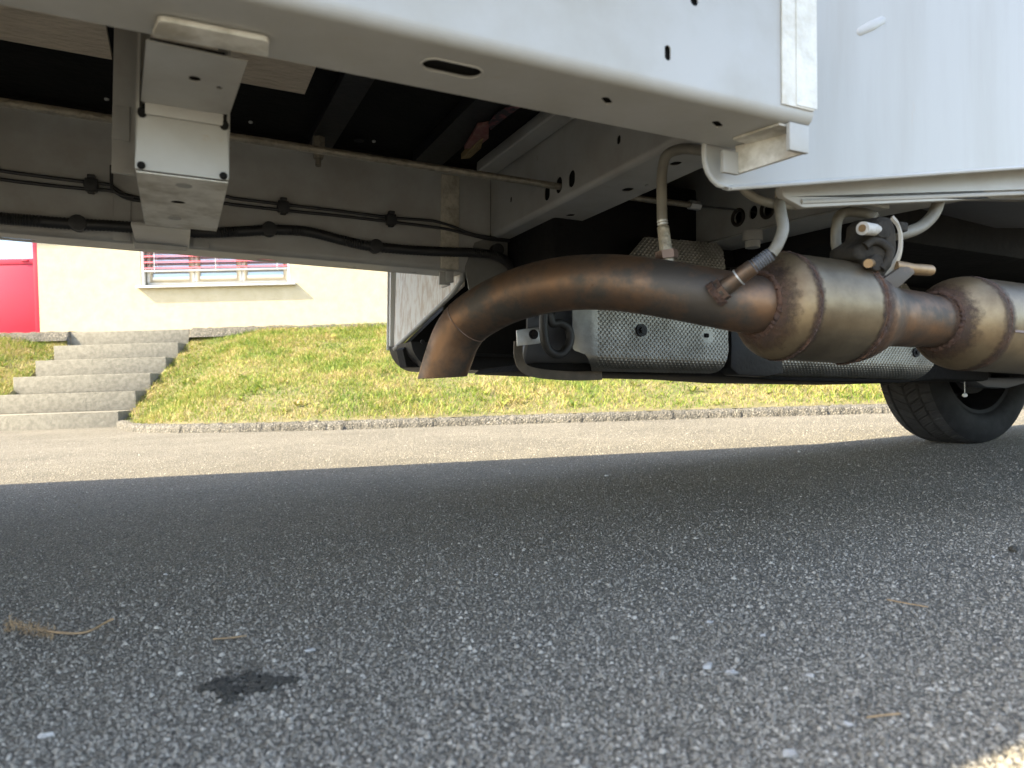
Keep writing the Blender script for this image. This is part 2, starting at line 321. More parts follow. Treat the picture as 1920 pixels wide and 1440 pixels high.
def fast_mesh(name, verts, faces_flat, per, mt, parent=None, smooth=False):
    me = bpy.data.meshes.new(name); nv = len(verts); nf = len(faces_flat)//per
    me.vertices.add(nv); me.vertices.foreach_set('co', np.asarray(verts, np.float32).ravel())
    me.loops.add(len(faces_flat)); me.loops.foreach_set('vertex_index', np.asarray(faces_flat, np.int32))
    me.polygons.add(nf); me.polygons.foreach_set('loop_start', np.arange(0, nf*per, per, dtype=np.int32)); me.polygons.foreach_set('loop_total', np.full(nf, per, np.int32))
    me.update(calc_edges=True); me.validate()
    if smooth: me.shade_smooth()
    me.materials.append(M[mt]); o = bpy.data.objects.new(name, me); COL.objects.link(o)
    if parent is not None: o.parent = parent
    return o

# =================================================================== THE SETTING
road = MB().add([(-80, -60, 0), (80, -60, 0), (80, 60, 0), (-80, 60, 0)], [(0, 1, 2, 3)]).build('road', 'road'); tag(road, 'grey asphalt road running under the vehicle', 'road', kind='structure')

# house frame: e1 along the wall, e2 up the steps
HY = R(4.5); e1 = Vector((math.cos(HY), math.sin(HY), 0)); e2 = Vector((-math.sin(HY), math.cos(HY), 0)); HO = Vector((-3.285, 6.0, 0))
WALLD = 2.08
def H(s_, t_, z): return HO + e1*s_ + e2*t_ + Vector((0, 0, z))
def hwall(px, py, t_):
    d = ray(px, py); k = ((HO + e2*t_ - CAM).dot(e2)) / d.dot(e2); q = CAM + d*k - HO; return q.dot(e1), q.z
# kerb line on the road
kpx = [(245, 810.5), (330, 812), (440, 811), (640, 806), (960, 796), (1280, 786), (1680, 774.5), (2100, 762), (2600, 747)]
KL = [HO+e1*s_-e2*.06 for s_ in (-8, -3, -1.3, 0)] + [gnd(*q) for q in kpx]
kx = np.array([q.x for q in KL]); ky = np.array([q.y for q in KL]); o_ = np.argsort(kx); kx = kx[o_]; ky = ky[o_]
def kerb_y(x): return float(np.interp(x, kx, ky))
def wall_y(x): return HO.y + (x - HO.x)*math.tan(HY) + WALLD/math.cos(HY)
TOPZ = .93
def bank_z(x, y):
    y0 = kerb_y(x) + .16; y1 = wall_y(x) - .42; t_ = min(1, max(0, (y-y0)/(y1-y0)))
    z_ = .055 + (TOPZ-.075)*(t_**.92)
    r = Vector((x, y, 0)) - HO; s_, tt = r.dot(e1), r.dot(e2); gap = max(0, s_, -1.21-s_); k = max(0, 1-gap/.9)
    lim = max(.03, .015+.48*tt) if tt < 1.75 else 9
    z_ = z_ + (min(z_, lim)-z_)*k*k*(3-2*k)
    return z_ + .02*math.sin(x*2.1+y)*math.sin(y*2.7)*min(1, t_*4)*min(1, (1-t_)*4)
# stairs footprint (house frame): s in [-1.21,0], t from -.02 up
def in_stairs(x, y, pad=0):
    r = Vector((x, y, 0)) - HO; s_, t_ = r.dot(e1), r.dot(e2); return -1.21-pad < s_ < pad and t_ > -.05
# bank terrain
mb = MB(); NX, NY = 220, 26; xs = np.linspace(-9, 12, NX+1)
for i in range(NX+1):
    x = xs[i]; y0 = kerb_y(x)+.10; y1 = wall_y(x)-.30
    for j in range(NY+1):
        y = y0 + (y1-y0)*j/NY; z = bank_z(x, y)
        if in_stairs(x, y, -.03): z -= .35
        mb.v.append((x, y, z))
for i in range(NX):
    for j in range(NY): k = i*(NY+1)+j; mb.f.append((k, k+NY+1, k+NY+2, k+1))
bank = mb.build('grass_bank', 'soil', angle=180); tag(bank, 'sloping turf bank between road and house', 'bank', kind='structure')
# grass blades
def blades(n, x0, x1, hmin, hmax, wmin, wmax):
    vs_ = []; c = 0
    X = rng.uniform(x0, x1, n); T = rng.uniform(0, 1, n)**.9
    keep = []
    for x, t_ in zip(X, T):
        y0 = kerb_y(x)+.12; y1 = wall_y(x)-.36; y = y0+(y1-y0)*t_
        if in_stairs(x, y, .015): continue
        keep.append((x, y, bank_z(x, y)))
    B = np.array(keep); n = len(B)
    patch = .6 + .8*(np.sin(B[:,0]*3.1+np.sin(B[:,1]*4))*np.sin(B[:,1]*3.7+B[:,0]*1.3)*.5+.5)
    h = rng.uniform(hmin, hmax, n)*patch; w_ = rng.uniform(wmin, wmax, n); th = rng.uniform(0, 2*np.pi, n); lean = rng.uniform(.2, 1.5, n)*h; la = rng.uniform(0, 2*np.pi, n)
    sx, sy = np.cos(th)*w_/2, np.sin(th)*w_/2; lx, ly = np.cos(la)*lean, np.sin(la)*lean
    hz = h/np.sqrt(1+ (lean/h)**2*.6)
    z0 = B[:,2]-.006
    P = np.stack([np.stack([B[:,0]-sx, B[:,1]-sy, z0], 1), np.stack([B[:,0]+sx, B[:,1]+sy, z0], 1),
                  np.stack([B[:,0]+sx*.8+lx*.35, B[:,1]+sy*.8+ly*.35, z0+hz*.6], 1), np.stack([B[:,0]-sx*.8+lx*.35, B[:,1]-sy*.8+ly*.35, z0+hz*.6], 1),
                  np.stack([B[:,0]+lx, B[:,1]+ly, z0+hz], 1)], 1).reshape(-1, 3)
    k = np.arange(n)[:, None]*5
    tri = np.concatenate([k+np.array([0,1,2]), k+np.array([0,2,3]), k+np.array([3,2,4])], 1).ravel()
    return P, tri
P, tri = blades(280000, -7.2, 5.6, .022, .06, .003, .0065)
# broad-leaved tufts among the blades
tv = []; tt_ = []
for _ in range(420):
    x = rng.uniform(-7, 5.4); t_ = rng.uniform(.02, .97); y0 = kerb_y(x)+.12; y1 = wall_y(x)-.36; y = y0+(y1-y0)*t_
    if in_stairs(x, y, .04): continue
    z = bank_z(x, y); sz = rng.uniform(.035, .085)
    for q in range(int(rng.integers(7, 15))):
        an = rng.uniform(0, 6.28); l_ = sz*rng.uniform(.6, 1.2); w_ = rng.uniform(.0035, .008); up = rng.uniform(.25, .9)
        dx, dy = math.cos(an), math.sin(an); o = len(tv)
        tv += [(x, y, z-.004), (x+dx*l_*.45-dy*w_, y+dy*l_*.45+dx*w_, z+up*l_*.6), (x+dx*l_*.45+dy*w_, y+dy*l_*.45-dx*w_, z+up*l_*.6), (x+dx*l_, y+dy*l_, z+up*l_*.75)]
        tt_ += [o, o+2, o+1, o+1, o+2, o+3]
tri = np.concatenate([tri, np.array(tt_)+len(P)]); P = np.concatenate([P, np.array(tv)])
gr = fast_mesh('grass', P, tri, 3, 'grass'); tag(gr, 'short green and straw dry grass covering the bank', 'grass', kind='stuff')

# rough asphalt edge along the road, and the strip at the foot of the house
def ridge(name, line, depth, hgt, x0, x1, n, base=lambda x, y: 0.0, seed=1):
    r_ = np.random.default_rng(seed); mb = MB(); K = 9
    for i in range(n+1):
        x = x0+(x1-x0)*i/n; y = line(x); j1 = .010*math.sin(x*7.3+seed)*math.sin(x*3.1)+r_.normal(0, .003)
        for k in range(K):
            t_ = k/(K-1); prof = [0, .55, .85, 1, 1, .98, .95, .85, .5][k]
            yy = y + j1 + depth*[0, .04, .10, .2, .35, .5, .65, .85, 1][k]
            z = base(x, yy) + hgt*prof + (r_.normal(0, hgt*.07) if 0 < k else -.03)
            mb.v.append((x + r_.normal(0, .004), yy + r_.normal(0, .004), z))
    for i in range(n):
        for k in range(K-1): q = i*K+k; mb.f.append((q, q+K, q+K+1, q+1))
    return mb
xr = HO.x + .015
k1 = ridge('k', kerb_y, .26, .054, xr, 11, 900).build('asphalt_kerb', 'berm', angle=180); tag(k1, 'rough low asphalt kerb below the grass bank, right of the steps', 'kerb', kind='structure')
k2 = ridge('k', lambda x: wall_y(x)-.46, .50, .075, -9, 11, 700, base=lambda x, y: TOPZ-.055, seed=3)
k2.v = [(x, y, z - (.3 if in_stairs(x, y, .0) else 0)) for x, y, z in k2.v]
k2 = k2.build('house_path', 'berm', angle=180); tag(k2, 'rough asphalt strip along the foot of the house wall', 'path', kind='structure')

# concrete steps
st = empty('concrete_steps', HO); tag(st, 'six weathered grey concrete block steps up the grass bank to the house', 'steps')
SZ = [.131, .298, .458, .617, .776, .936]
for k in range(6):
    mb = MB(); t0 = .333*k; z1 = SZ[k]; z0 = (SZ[k-1]-.0 if k else -.25); dz = -.06 if k else 0
    jit = random.uniform(-.008, .008)
    bq = [Vector(e1*s_ + e2*t_) for s_, t_ in ((-1.21+jit, t0), (jit, t0+random.uniform(-.004,.004)), (jit, t0+.40), (-1.21+jit, t0+.40))]
    mb.hexa([q + Vector((0,0,z0-.10 if k == 0 else z0+.001-.0)) for q in bq], [q + Vector((0,0,z1)) for q in bq])
    mb.build('step', 'concrete', st, bevel=.006, local=False)
    mb = MB().hexa([q + Vector((0,0,z0-.3)) + e2*.09 - e1*0 for q in bq], [q + Vector((0,0,z0-.002)) + e2*.09 for q in bq]) if k else None
    if mb: mb.build('step_footing', 'concrete', st, local=False)
# landing behind the last step
MB().hexa([e1*s_+e2*t_+Vector((0,0,.6)) for s_, t_ in ((-1.2,1.99),(-.01,1.99),(-.01,WALLD-.01),(-1.2,WALLD-.01))], [e1*s_+e2*t_+Vector((0,0,.925)) for s_, t_ in ((-1.2,1.99),(-.01,1.99),(-.01,WALLD-.01),(-1.2,WALLD-.01))]).build('landing', 'concrete', st, local=False)

# house
ho = empty('house', H(0, WALLD, 0)); tag(ho, 'cream rendered house wall with red door and window, above the grass bank', 'house')
ho.rotation_euler = (0, 0, HY)
def HB(): return MB()
wl, _ = hwall(265, 540, WALLD); wr, _ = hwall(545, 530, WALLD); _, wz = hwall(400, 536, WALLD); wt = wz+1.25
dr, _ = hwall(73, 560, WALLD); _, dz0 = hwall(36, 626, WALLD)
wz += .018
dl = dr-1.05; dt = dz0+2.1
mb = MB()
sheet(mb, [(-6, -.2), (10, -.2), (10, 3.3), (-6, 3.3)], [[(wl, wz), (wr, wz), (wr, wt), (wl, wt)], [(dl, dz0), (dr, dz0), (dr, dt), (dl, dt)]], lambda x, y, d: (x, d, y), .14)
mb.build('wall', 'wall', ho, local=False)
rf = MB().hexa([(-6.3,-.5,3.3),(10.3,-.5,3.3),(10.3,6,3.3),(-6.3,6,3.3)], [(-6.3,-.5,3.42),(10.3,-.5,3.42),(10.3,6,4.6),(-6.3,6,4.6)]).build('roof', 'concrete', ho, local=False)
# door
df = MB(); fw = .06
for lo, hi in (((dr-fw, .02, dz0), (dr-.002, .09, dt)), ((dl+.002, .02, dz0), (dl+fw, .09, dt)), ((dl+fw, .02, dt-fw), (dr-fw, .09, dt-.002))): df.box(lo, hi)
door = df.build('door', 'red', ho, bevel=.004, local=False)
_, gz0 = hwall(30, 484, WALLD); _, bz0 = hwall(30, 495, WALLD)
MB().box((dl+fw+.004, .035, dz0+.01), (dr-fw-.004, .075, bz0-.004)).build('door_panel', 'red', door, bevel=.003, local=False)
MB().box((dl+fw+.004, .03, bz0), (dr-fw-.004, .08, gz0-.002)).build('door_rail', 'red', door, bevel=.004, local=False)
MB().box((dl+fw+.004, .05, gz0), (dr-fw-.004, .06, dt-fw-.004)).build('pane', 'glass', door, local=False)
hs, hz = hwall(44, 488, WALLD)
MB().box((hs-.035, .012, hz-.008), (hs+.035, .03, hz+.012)).build('latch', 'red', door, bevel=.003, local=False)
# window
wf = MB(); D0, D1 = .085, .135; cols = [265, 281, 351, 372, 442, 462, 538, 546]
cs = [hwall(c, 505, WALLD+.09)[0] for c in cols]
fr = .05
sashb = wz+.055
win = wf.box((wl+.001, D0, wz+.001), (wl+.035, D1, wt-.001)).box((wr-.035, D0, wz+.001), (wr-.001, D1, wt-.001)).box((wl+.035, D0, wz+.001), (wr-.035, D1, wz+.04)).box((wl+.035, D0, wt-.04), (wr-.035, D1, wt-.001)).build('window', 'frame', ho, bevel=.003, local=False)
W3 = (wr-wl-.07)/3
for k in range(3):
    x0 = wl+.035+W3*k; x1 = x0+W3
    s_ = MB(); f2 = .058
    s_.box((x0+.003, D0-.012, wz+.043), (x0+f2, D1-.01, wt-.043)).box((x1-f2, D0-.012, wz+.043), (x1-.003, D1-.01, wt-.043)).box((x0+f2, D0-.012, wz+.043), (x1-f2, D1-.01, wz+.105)).box((x0+f2, D0-.012, wt-.105), (x1-f2, D1-.01, wt-.043))
    s_.build('sash', 'frame', win, bevel=.003, local=False)
    MB().box((x0+f2-.004, D0+.01, wz+.10), (x1-f2+.004, D0+.022, wt-.10)).build('pane', 'glass', win, local=False)
# reveal trim and guide rails
MB().box((wl+.004, .004, wz+.004), (wl+.03, .05, wt-.004)).build('blind_rail', 'frame', win, bevel=.002, local=False)
MB().box((wr-.03, .004, wz+.004), (wr-.004, .05, wt-.004)).build('blind_rail', 'frame', win, bevel=.002, local=False)
# sill
slx0, _ = hwall(254, 540, WALLD-.06); slx1, _ = hwall(553, 530, WALLD-.06)
sl = rounded([(-.062, wz-.030), (.084, wz-.024), (.084, wz+.0), (-.062, wz-.008)], 0)
MB().prism([(slx0, y, z) for y, z in sl], (slx1-slx0, 0, 0)).build('sill', 'stone', win, bevel=.002, local=False)
# venetian blind: real curved slats
bs0 = wz+.205; slat_n = 15; pitch = .066; sl_me = None
for k in range(slat_n):
    z = bs0+pitch*k
    if z > wt-.03: break
    if sl_me is None:
        mb = MB(); prof = [(-.034, -.016), (-.020, -.005), (0, .002), (.020, .004), (.034, .001)]; L0, L1 = wl+.032, wr-.032
        n = len(prof)
        top = [(L0, .027+y, q) for y, q in prof] + [(L1, .027+y, q) for y, q in prof]
        bot = [(x, y, q-.003) for x, y, q in top]
        mb.add(top+bot, [(i, i+1, n+i+1, n+i) for i in range(n-1)] + [(2*n+i, 3*n+i, 3*n+i+1, 2*n+i+1) for i in range(n-1)] + [(0, n, 3*n, 2*n), (n-1, 3*n-1, 4*n-1, 2*n-1)] + [tuple(list(range(n)) + [2*n+i for i in range(n-1, -1, -1)]), tuple([n+i for i in range(n)] + [3*n+i for i in range(n-1, -1, -1)])])
        so_ = mb.build('slat', 'blind', win, local=False, angle=60); sl_me = so_.data; so_.location.z = z
    else:
        so_ = bpy.data.objects.new('slat', sl_me); COL.objects.link(so_); so_.parent = win; so_.location.z = z
MB().box((wl+.033, .008, bs0-.05), (wr-.033, .05, bs0-.028)).build('bottom_rail', 'frame', win, bevel=.004, local=False)
for c in (290, 405, 520):
    x, _ = hwall(c, 500, WALLD)
    for dy in (-.010, .062):
        MB().tube([(x, dy, bs0-.06), (x+.004, dy, bs0+.3), (x, dy, wt-.02)], .0022, 6).build('cord', 'white', win, local=False)

# =================================================================== THE VEHICLE
tr = empty('motorhome_chassis', (0, 0, 0))
m = Matrix((U, V, WW)).transposed().to_4x4(); m.translation = ORG - WW*BASE; tr.matrix_world = m
tag(tr, 'white low frame motorhome chassis seen from underneath, parked on asphalt', 'vehicle')
def part(mb, name, mt, parent=None, **k):
    label = k.pop('label', None); kind = k.pop('kind', None); o = mb.build(name, mt, parent or tr, **k)
    if label: o['label'] = label
    if kind: o['kind'] = kind
    return o
# --- floor deck, cut to the plan whose shadow lies on the road
DW = .262
def deck(g):    # from a shadow point on the road back up the sunbeam to the deck plane
    t_ = (ORG + WW*DW - g).dot(WW)/(-LIGHT).dot(WW); return toL(g - LIGHT*t_)
fa, fb = deck(gnd(0, 910)), deck(gnd(1700, 825)); na, nb = deck(gnd(1800, 1440)), deck(gnd(1920, 1395))
def at_u(a_, b_, u_): return a_.lerp(b_, (u_-a_.x)/(b_.x-a_.x))
vn = (na.y+nb.y)/2
f0, f1 = at_u(fa, fb, -4.2), at_u(fa, fb, 3.6)
q = [Vector((-4.2, vn, DW)), Vector((.40, vn, DW)), Vector((.40, .13, DW)), Vector((3.6, .13, DW)), Vector((3.6, f1.y, DW)), Vector((-4.2, f0.y, DW))]
part(MB().prism(q, (0, 0, .05)), 'body_floor', 'black')
# beige floor panel strips and cross braces under the deck
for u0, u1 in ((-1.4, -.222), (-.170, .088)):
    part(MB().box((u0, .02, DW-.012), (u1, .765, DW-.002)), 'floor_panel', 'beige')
for u0, u1, v0, w0 in ((.131, .183, .05, .236), (.365, .432, .05, .232)):
    part(MB().box((u0, v0, w0), (u1, 1.0, DW-.001)), 'floor_brace', 'blackplastic', bevel=.004)
for pxy in ((200, 186), (470, 229), (701, 265)):
    c = hw(*pxy, DW-.014); part(MB().ball(c, .0045, .0045, .003, 10, 6), 'floor_screw', 'zinc')
c = hw(673, 261, DW-.006); part(MB().tube([c, c+Vector((0,0,-.004))], .011, 20), 'floor_cap', 'blackplastic')

# --- near frame rail: bent sheet with real slots
def rail(name, v_out, v_in, u0, u1, h, holes_b, holes_s, mt):
    sg = 1 if v_in > v_out else -1; r = .013; T = .0015; mb = MB(); wd = abs(v_in-v_out)
    # bottom (x = u, y = distance from the outer face)
    sheet(mb, [(u0, r), (u1, r), (u1, wd), (u0, wd)], [[(x, y) for x, y in hh] for hh in holes_b], lambda x, y, d: (x, v_out+sg*y, d), T)
    sheet(mb, [(u0, r), (u1, r), (u1, h), (u0, h)], holes_s, lambda x, y, d: (x, v_out+sg*d, y), T)
    n = 8
    for k in range(n):
        q0, q1 = math.pi/2*k/n, math.pi/2*(k+1)/n
        pr = []
        for rr in (r, r-T):
            for qq in (q0, q1): pr.append((v_out+sg*(r-rr*math.sin(qq)), r-rr*math.cos(qq)))
        mb.add([(u0, *pr[0]), (u1, *pr[0]), (u1, *pr[1]), (u0, *pr[1]), (u0, *pr[2]), (u1, *pr[2]), (u1, *pr[3]), (u0, *pr[3])], [(0,1,2,3), (4,7,6,5), (0,3,7,4), (1,5,6,2)])
    # inner web closes the box section, set back from the lip
    mb.box((u0, min(v_in-sg*.010, v_in-sg*.006), .004), (u1, max(v_in-sg*.010, v_in-sg*.006), h))
    b = bmesh.new(); 
    return mb
hb = []
def hole_w(px, py, hx, hy, rot=0): c = hw(px, py, 0); return slot(c.x, c.y, hx, hy, rot=rot)
c0, c1 = hw(806, 122, 0), hw(889, 134, 0)
hb = [slot((c0.x+c1.x)/2, (c0.y+c1.y)/2, (c1.x-c0.x)/2+.008, .0122, 28)]
hb += [hole_w(1138, 189, .0095, .0042, R(38)), hole_w(1345, 233, .0105, .0042, R(30))]
hs_ = []
for px, py, hx, hy in ((1252, 99, .0038, .0078), (1302, 2, .005, .005)):
    c = hv(px, py, 0); hs_.append(slot(c.x, c.z, hx, hy))
RU1 = .527
nr = rail('frame_rail', 0, .1, -3.6, RU1, .24, hb, hs_, 'paint')
nrail = part(nr, 'frame_rail', 'paint', recalc=False, angle=30)
part(MB().box((-3.59, .0045, .0045), (RU1-.002, .088, .2595)), 'rail_shade_fill', 'black', nrail)  # black fill put in as the shade inside the hollow rail
# rolled lip round the long slot
c = ((c0.x+c1.x)/2, (c0.y+c1.y)/2)
ring = slot(c[0], c[1], (c1.x-c0.x)/2+.0086, .0128, 32)
part(MB().tube([(x, y, -.0002) for x, y in ring]+[(ring[0][0], ring[0][1], -.0002)], .0012, 6), 'slot_lip', 'paint', nrail)
s0 = hv(1464, 100, 0).x
part(MB().box((s0, -.0022, .014), (RU1-.001, -.0002, .24)), 'seam_strip', 'sealant_w', nrail, bevel=.0008)
part(MB().box((s0+.020, -.0034, .016), (RU1+.002, -.0024, .24)), 'seam_tape', 'sealant_w', nrail)
# --- near adapter plate
pl = [hv(*q, .104) for q in ((1320, 240), (1320, 356), (1372, 353), (1920, 314))]
sl_ = (pl[3].z-pl[2].z)/(pl[3].x-pl[2].x)
ul = pl[0].x; wb0 = pl[2].z - sl_*(pl[2].x-ul); ur = 2.6
outl = rounded([(ul, .25), (ul, wb0), (ur, wb0+sl_*(ur-ul)), (ur, .7), (.54, .7), (.54, .25)][::1], [0, .034, 0, 0, 0, 0], 8)
mb = sheet(MB(), outl, [], lambda x, y, d: (x, .104+d, y), .004)
plate = part(mb, 'adapter_plate', 'plate', recalc=True, angle=30)
# turned lip along the plate's edge
lipp = [(ul+.003, .24)] + [(x, y) for x, y in outl if y < .2 and x < 1.0 and x > ul-.001][:-0 or None]
lipp = sorted([q for q in outl if q[0] < ul+.06 and q[1] < .24], key=lambda q: (-q[1], q[0]))
path = [(ul, .104, .24)] + [(x, .104, y) for x, y in lipp] + [(ur, .104, wb0+sl_*(ur-ul))]
part(MB().tube([Vector(q) for q in path], .0032, 8), 'plate_lip', 'paint', plate)
# pressed bead
b0, b1 = hv(1603, 64, .104), hv(1664, 33, .104)
part(MB().tube([b0.lerp(b1, t_)+Vector((0, .0062, 0)) for t_ in (0, .04, .12, .5, .88, .96, 1)], [.002, .006, .0085, .0095, .0085, .006, .002], 14), 'pressed_bead', 'paint', plate, angle=80)
# deep sill channel behind the plate
la, lb = hv(1500, 376, .15), hv(1920, 361, .15); lc = hv(1466, 345, .15); ls = (lb.z-la.z)/(lb.x-la.x)
poly = rounded([(lc.x-.02, .2), (lc.x-.005, la.z-ls*(la.x-lc.x)+.005), (lc.x+.035, la.z-ls*(la.x-lc.x)-.006), (2.6, la.z+ls*(2.6-la.x)), (2.6, .2)], [0, .012, .02, 0, 0])
part(MB().prism([(x, .145, y) for x, y in poly], (0, .012, 0)), 'sill_channel', 'paint_far', bevel=.003)

part(MB().tube([(lc.x+.03, .145, la.z-ls*(la.x-lc.x-.03)-.003), (2.6, .145, la.z+ls*(2.6-la.x))], .0035, 8), 'channel_lip', 'paint')
# bracket below the rail end
bk = MB()
A_, B_, C_, D_ = hv(1393, 318, .075), hv(1503, 279, .012), hv(1503, 250, .012), hv(1393, 285, .075)
def seg3(a_, b_, n=1): return [a_, b_]
wlow = (A_.z+B_.z)/2
bk.prism([Vector((A_.x, .088, -.036)), Vector((B_.x, .010, -.030)), Vector((B_.x, .010, -.001)), Vector((A_.x, .088, -.001))], Vector((.005, .003, 0)))
brk = part(bk, 'jacking_bracket', 'paint_dirty', bevel=.001)
e_ = Vector((B_.x, .010, 0))
part(MB().box((B_.x-.026, .004, -.032), (B_.x+.003, .010, -.0005)), 'bracket_tab', 'paint', brk, bevel=.0015)
part(MB().box((A_.x-.022, .084, -.037), (A_.x+.002, .090, -.010)), 'bracket_foot', 'paint', brk, bevel=.0015)
part(MB().prism([Vector((B_.x-.034, .012, -.003)), Vector((B_.x-.004, .012, -.003)), Vector((A_.x+.012, .075, -.003)), Vector((A_.x-.02, .07, -.003))], (0, 0, .0025)), 'bracket_flange', 'paint_dirty', brk)

# --- far frame rail, its inner face towards us
FV0, FV1 = 1.03, 1.115
fb_ = []
for px, py, hx in ((36, 452, .03), (500, 488, .022), (655, 503, .012), (776, 511, .006)):
    c = hw(px, py, 0); fb_.append(slot(c.x, max(.02, min(.06, c.y-FV0)), hx, .007))
frail = part(rail('frame_rail', FV0, FV1, -3.6, .5735, .24, fb_, [], 'paint_far'), 'frame_rail', 'paint_far', recalc=False, angle=30)
part(MB().box((-3.59, FV0+.0045, .0045), (.572, FV1-.012, .2595)), 'rail_shade_fill', 'black', frail)  # same black fill, shade inside the far rail
part(MB().box((-3.6, FV0-.012, .236), (.57, FV0+.05, .243)), 'top_flange', 'paint_dirty', frail, bevel=.002)
# cream seam strip and end post
su0, su1 = hv(826, 420, FV0).x, hv(860, 420, FV0).x
part(MB().box((su0, FV0-.006, .003), (su1, FV0+.004, .228)), 'sealed_post', 'sealant', frail, bevel=.004, seg=3)
# corner bracket at the rail end
c = hv(825, 530, 1.06)
cb = part(MB().box((c.x-.012, 1.03, -.035), (c.x+.016, 1.036, -.004)).box((c.x+.010, 1.036, -.035), (c.x+.016, 1.08, -.008)), 'rail_end_bracket', 'paint_far', bevel=.001)
part(MB().box((c.x+.002, 1.022, -.030), (c.x+.022, 1.03, -.002)), 'bracket_tab', 'paint_far', cb, bevel=.003)

# --- first cross member
XU0, XU1, XW0, XW1 = .575, .69, .088, .325
Q = [(933+0, 437)]
fh = []
for px, py, r1, r2 in ((1072, 335, .0125, .0165), (1048, 347, .0125, .0165), (1026, 361, .0115, .0165), (1160, 262, .006, .008), (1047, 240, .0035, .005), (951, 303, .003, .0045), (958, 374, .0045, .0065)):
    c = hu(px, py, XU0); fh.append(slot(c.y, c.z, r1, r2, 24) if r1 != r2 else slot(c.y, c.z, r1, r1, 24))
bh = []
for px, py, r1 in ((1177, 356, .013), (1070, 404, .011), (1267, 307, .011), (1213, 347, .004)):
    c = hw(px, py, XW0); bh.append(slot(c.x, c.y, r1*.8, r1, 18))
mb = MB(); rr = .012
sheet(mb, [(.115, XW0+rr), (1.03, XW0+rr), (1.03, XW1), (.115, XW1)], fh, lambda x, y, d: (XU0+d, x, y), .0015)
sheet(mb, [(XU0+rr, .115), (XU1, .115), (XU1, 1.03), (XU0+rr, 1.03)], bh, lambda x, y, d: (x, y, XW0+d), .0015)
for k in range(8):
    q0, q1 = math.pi/2*k/8, math.pi/2*(k+1)/8
    a0, a1 = (XU0+rr-rr*math.cos(q0), XW0+rr-rr*math.sin(q0)), (XU0+rr-rr*math.cos(q1), XW0+rr-rr*math.sin(q1))
    mb.add([(a0[0], .115, a0[1]), (a0[0], 1.03, a0[1]), (a1[0], 1.03, a1[1]), (a1[0], .115, a1[1])], [(0,1,2,3)])
mb.box((XU1-.006, .115, XW0+.005), (XU1-.002, 1.03, XW1))
xm = part(mb, 'cross_member', 'paint_far', recalc=False, angle=30)
part(MB().box((XU0+.0045, .12, XW0+.0045), (XU1-.008, 1.02, XW1-.005)), 'beam_shade_fill', 'black', xm)  # black fill in place of the shade behind the beam's holes
# welded end plate with raised outline
g0, g1 = hu(852, 300, XU0-.003), hu(904, 440, XU0-.003)
part(MB().prism([(XU0-.004, y, z) for y, z in rounded([(g1.y, .1), (1.03, .1), (1.03, .30), (g1.y, .30)], [.01, 0, 0, .02])], (.0035, 0, 0)), 'end_plate', 'paint_far', xm, bevel=.001)
# top rail of the cross member
part(MB().tube([(XU0-.004, .115, XW1+.012), (XU0-.004, 1.0, XW1+.012)], .024, 20), 'top_roll', 'paint_far', xm)
part(MB().box((XU0-.052, .115, .232), (XU0-.003, 1.0, .261)), 'top_ledge', 'paint_far', xm, bevel=.008, seg=3)
# foam and labels tucked behind the brace
f_ = [hw(*q, .222) for q in ((870, 280), (895, 238), (917, 234), (916, 260), (896, 276))]
part(MB().prism(f_, (0, 0, .008)), 'paper_label', 'red_label', bevel=.001)
f_ = [hw(*q, .218) for q in ((864, 299), (878, 285), (896, 268), (906, 262), (902, 279), (882, 297))]
part(MB().prism(f_, (0, 0, .014)), 'foam_strip', 'foam', bevel=.002)
f_ = [hw(*q, .224) for q in ((914, 234), (932, 212), (964, 194), (980, 198), (947, 222), (920, 244))]
part(MB().prism(f_, (0, 0, .003)), 'printed_label', 'dark_label')

# --- dropped cross member hung from the rails (near tongue, box, far tongue)
u0, u1, v0, v1, wb_ = -.160, -.068, .258, .512, -.074
fl = [hw(*q, -.006) for q in ((297, 38), (505, 78), (503, 108), (285, 69))]
mb = MB(); f2 = rounded([(q.x, q.y) for q in fl], [.006, .006, .003, .003], 4)
lx = part(MB().prism([(x, y, -.006) for x, y in f2], (0, 0, .005)), 'drop_cross_member', 'paint_dirty', bevel=.001, label='dropped box cross member hung below the frame rails')
tp = [hw(*q, -.002) for q in ((274, 76), (464, 116), (430, 216), (264, 192))]
th_ = []
for px, py, r_ in ((365, 148, .0055), (411, 165, .0030)): c = hw(px, py, -.002); th_.append(slot(c.x, c.y, r_, r_*1.15, 16))
part(sheet(MB(), rounded([(q.x, q.y) for q in tp], [0, 0, .006, .006], 4), th_, lambda x, y, d: (x, y, -.002+d), .0012), 'tongue', 'paint_far', lx, recalc=True)
part(MB().box((tp[3].x+.004, v0-.004, -.014), (tp[2].x-.006, v0-.0005, .002)), 'turned_lip', 'paint', lx, bevel=.0015)
ofl = rounded([(u0+.003, -.007), (u1-.003, -.007), (u1, wb_+.002), (u0, wb_+.002)], [.006, .006, .004, .004], 4)
part(MB().prism([(x, v0, z) for x, z in ofl], (0, .003, 0)), 'front_wall', 'paint', lx, bevel=.0008)
bh = []
for px, py in ((345, 348), (334, 380), (327, 409)): c = hw(px, py, wb_); bh.append((c.x, c.y))
part(sheet(MB(), [(u0+.001, v0+.004), (u1-.001, v0+.004), (u1-.001, v1), (u0+.001, v1)], [slot(*bh[1], .0085, .0085, 20)], lambda x, y, d: (x, y, wb_+d), .0012), 'bottom_wall', 'paint_dirty', lx, recalc=True)
for i in (0, 2): part(MB().tube([(bh[i][0], bh[i][1], wb_-.0005), (bh[i][0], bh[i][1], wb_+.0015)], .0085, 20), 'hole_plug', 'paint_dark', lx)
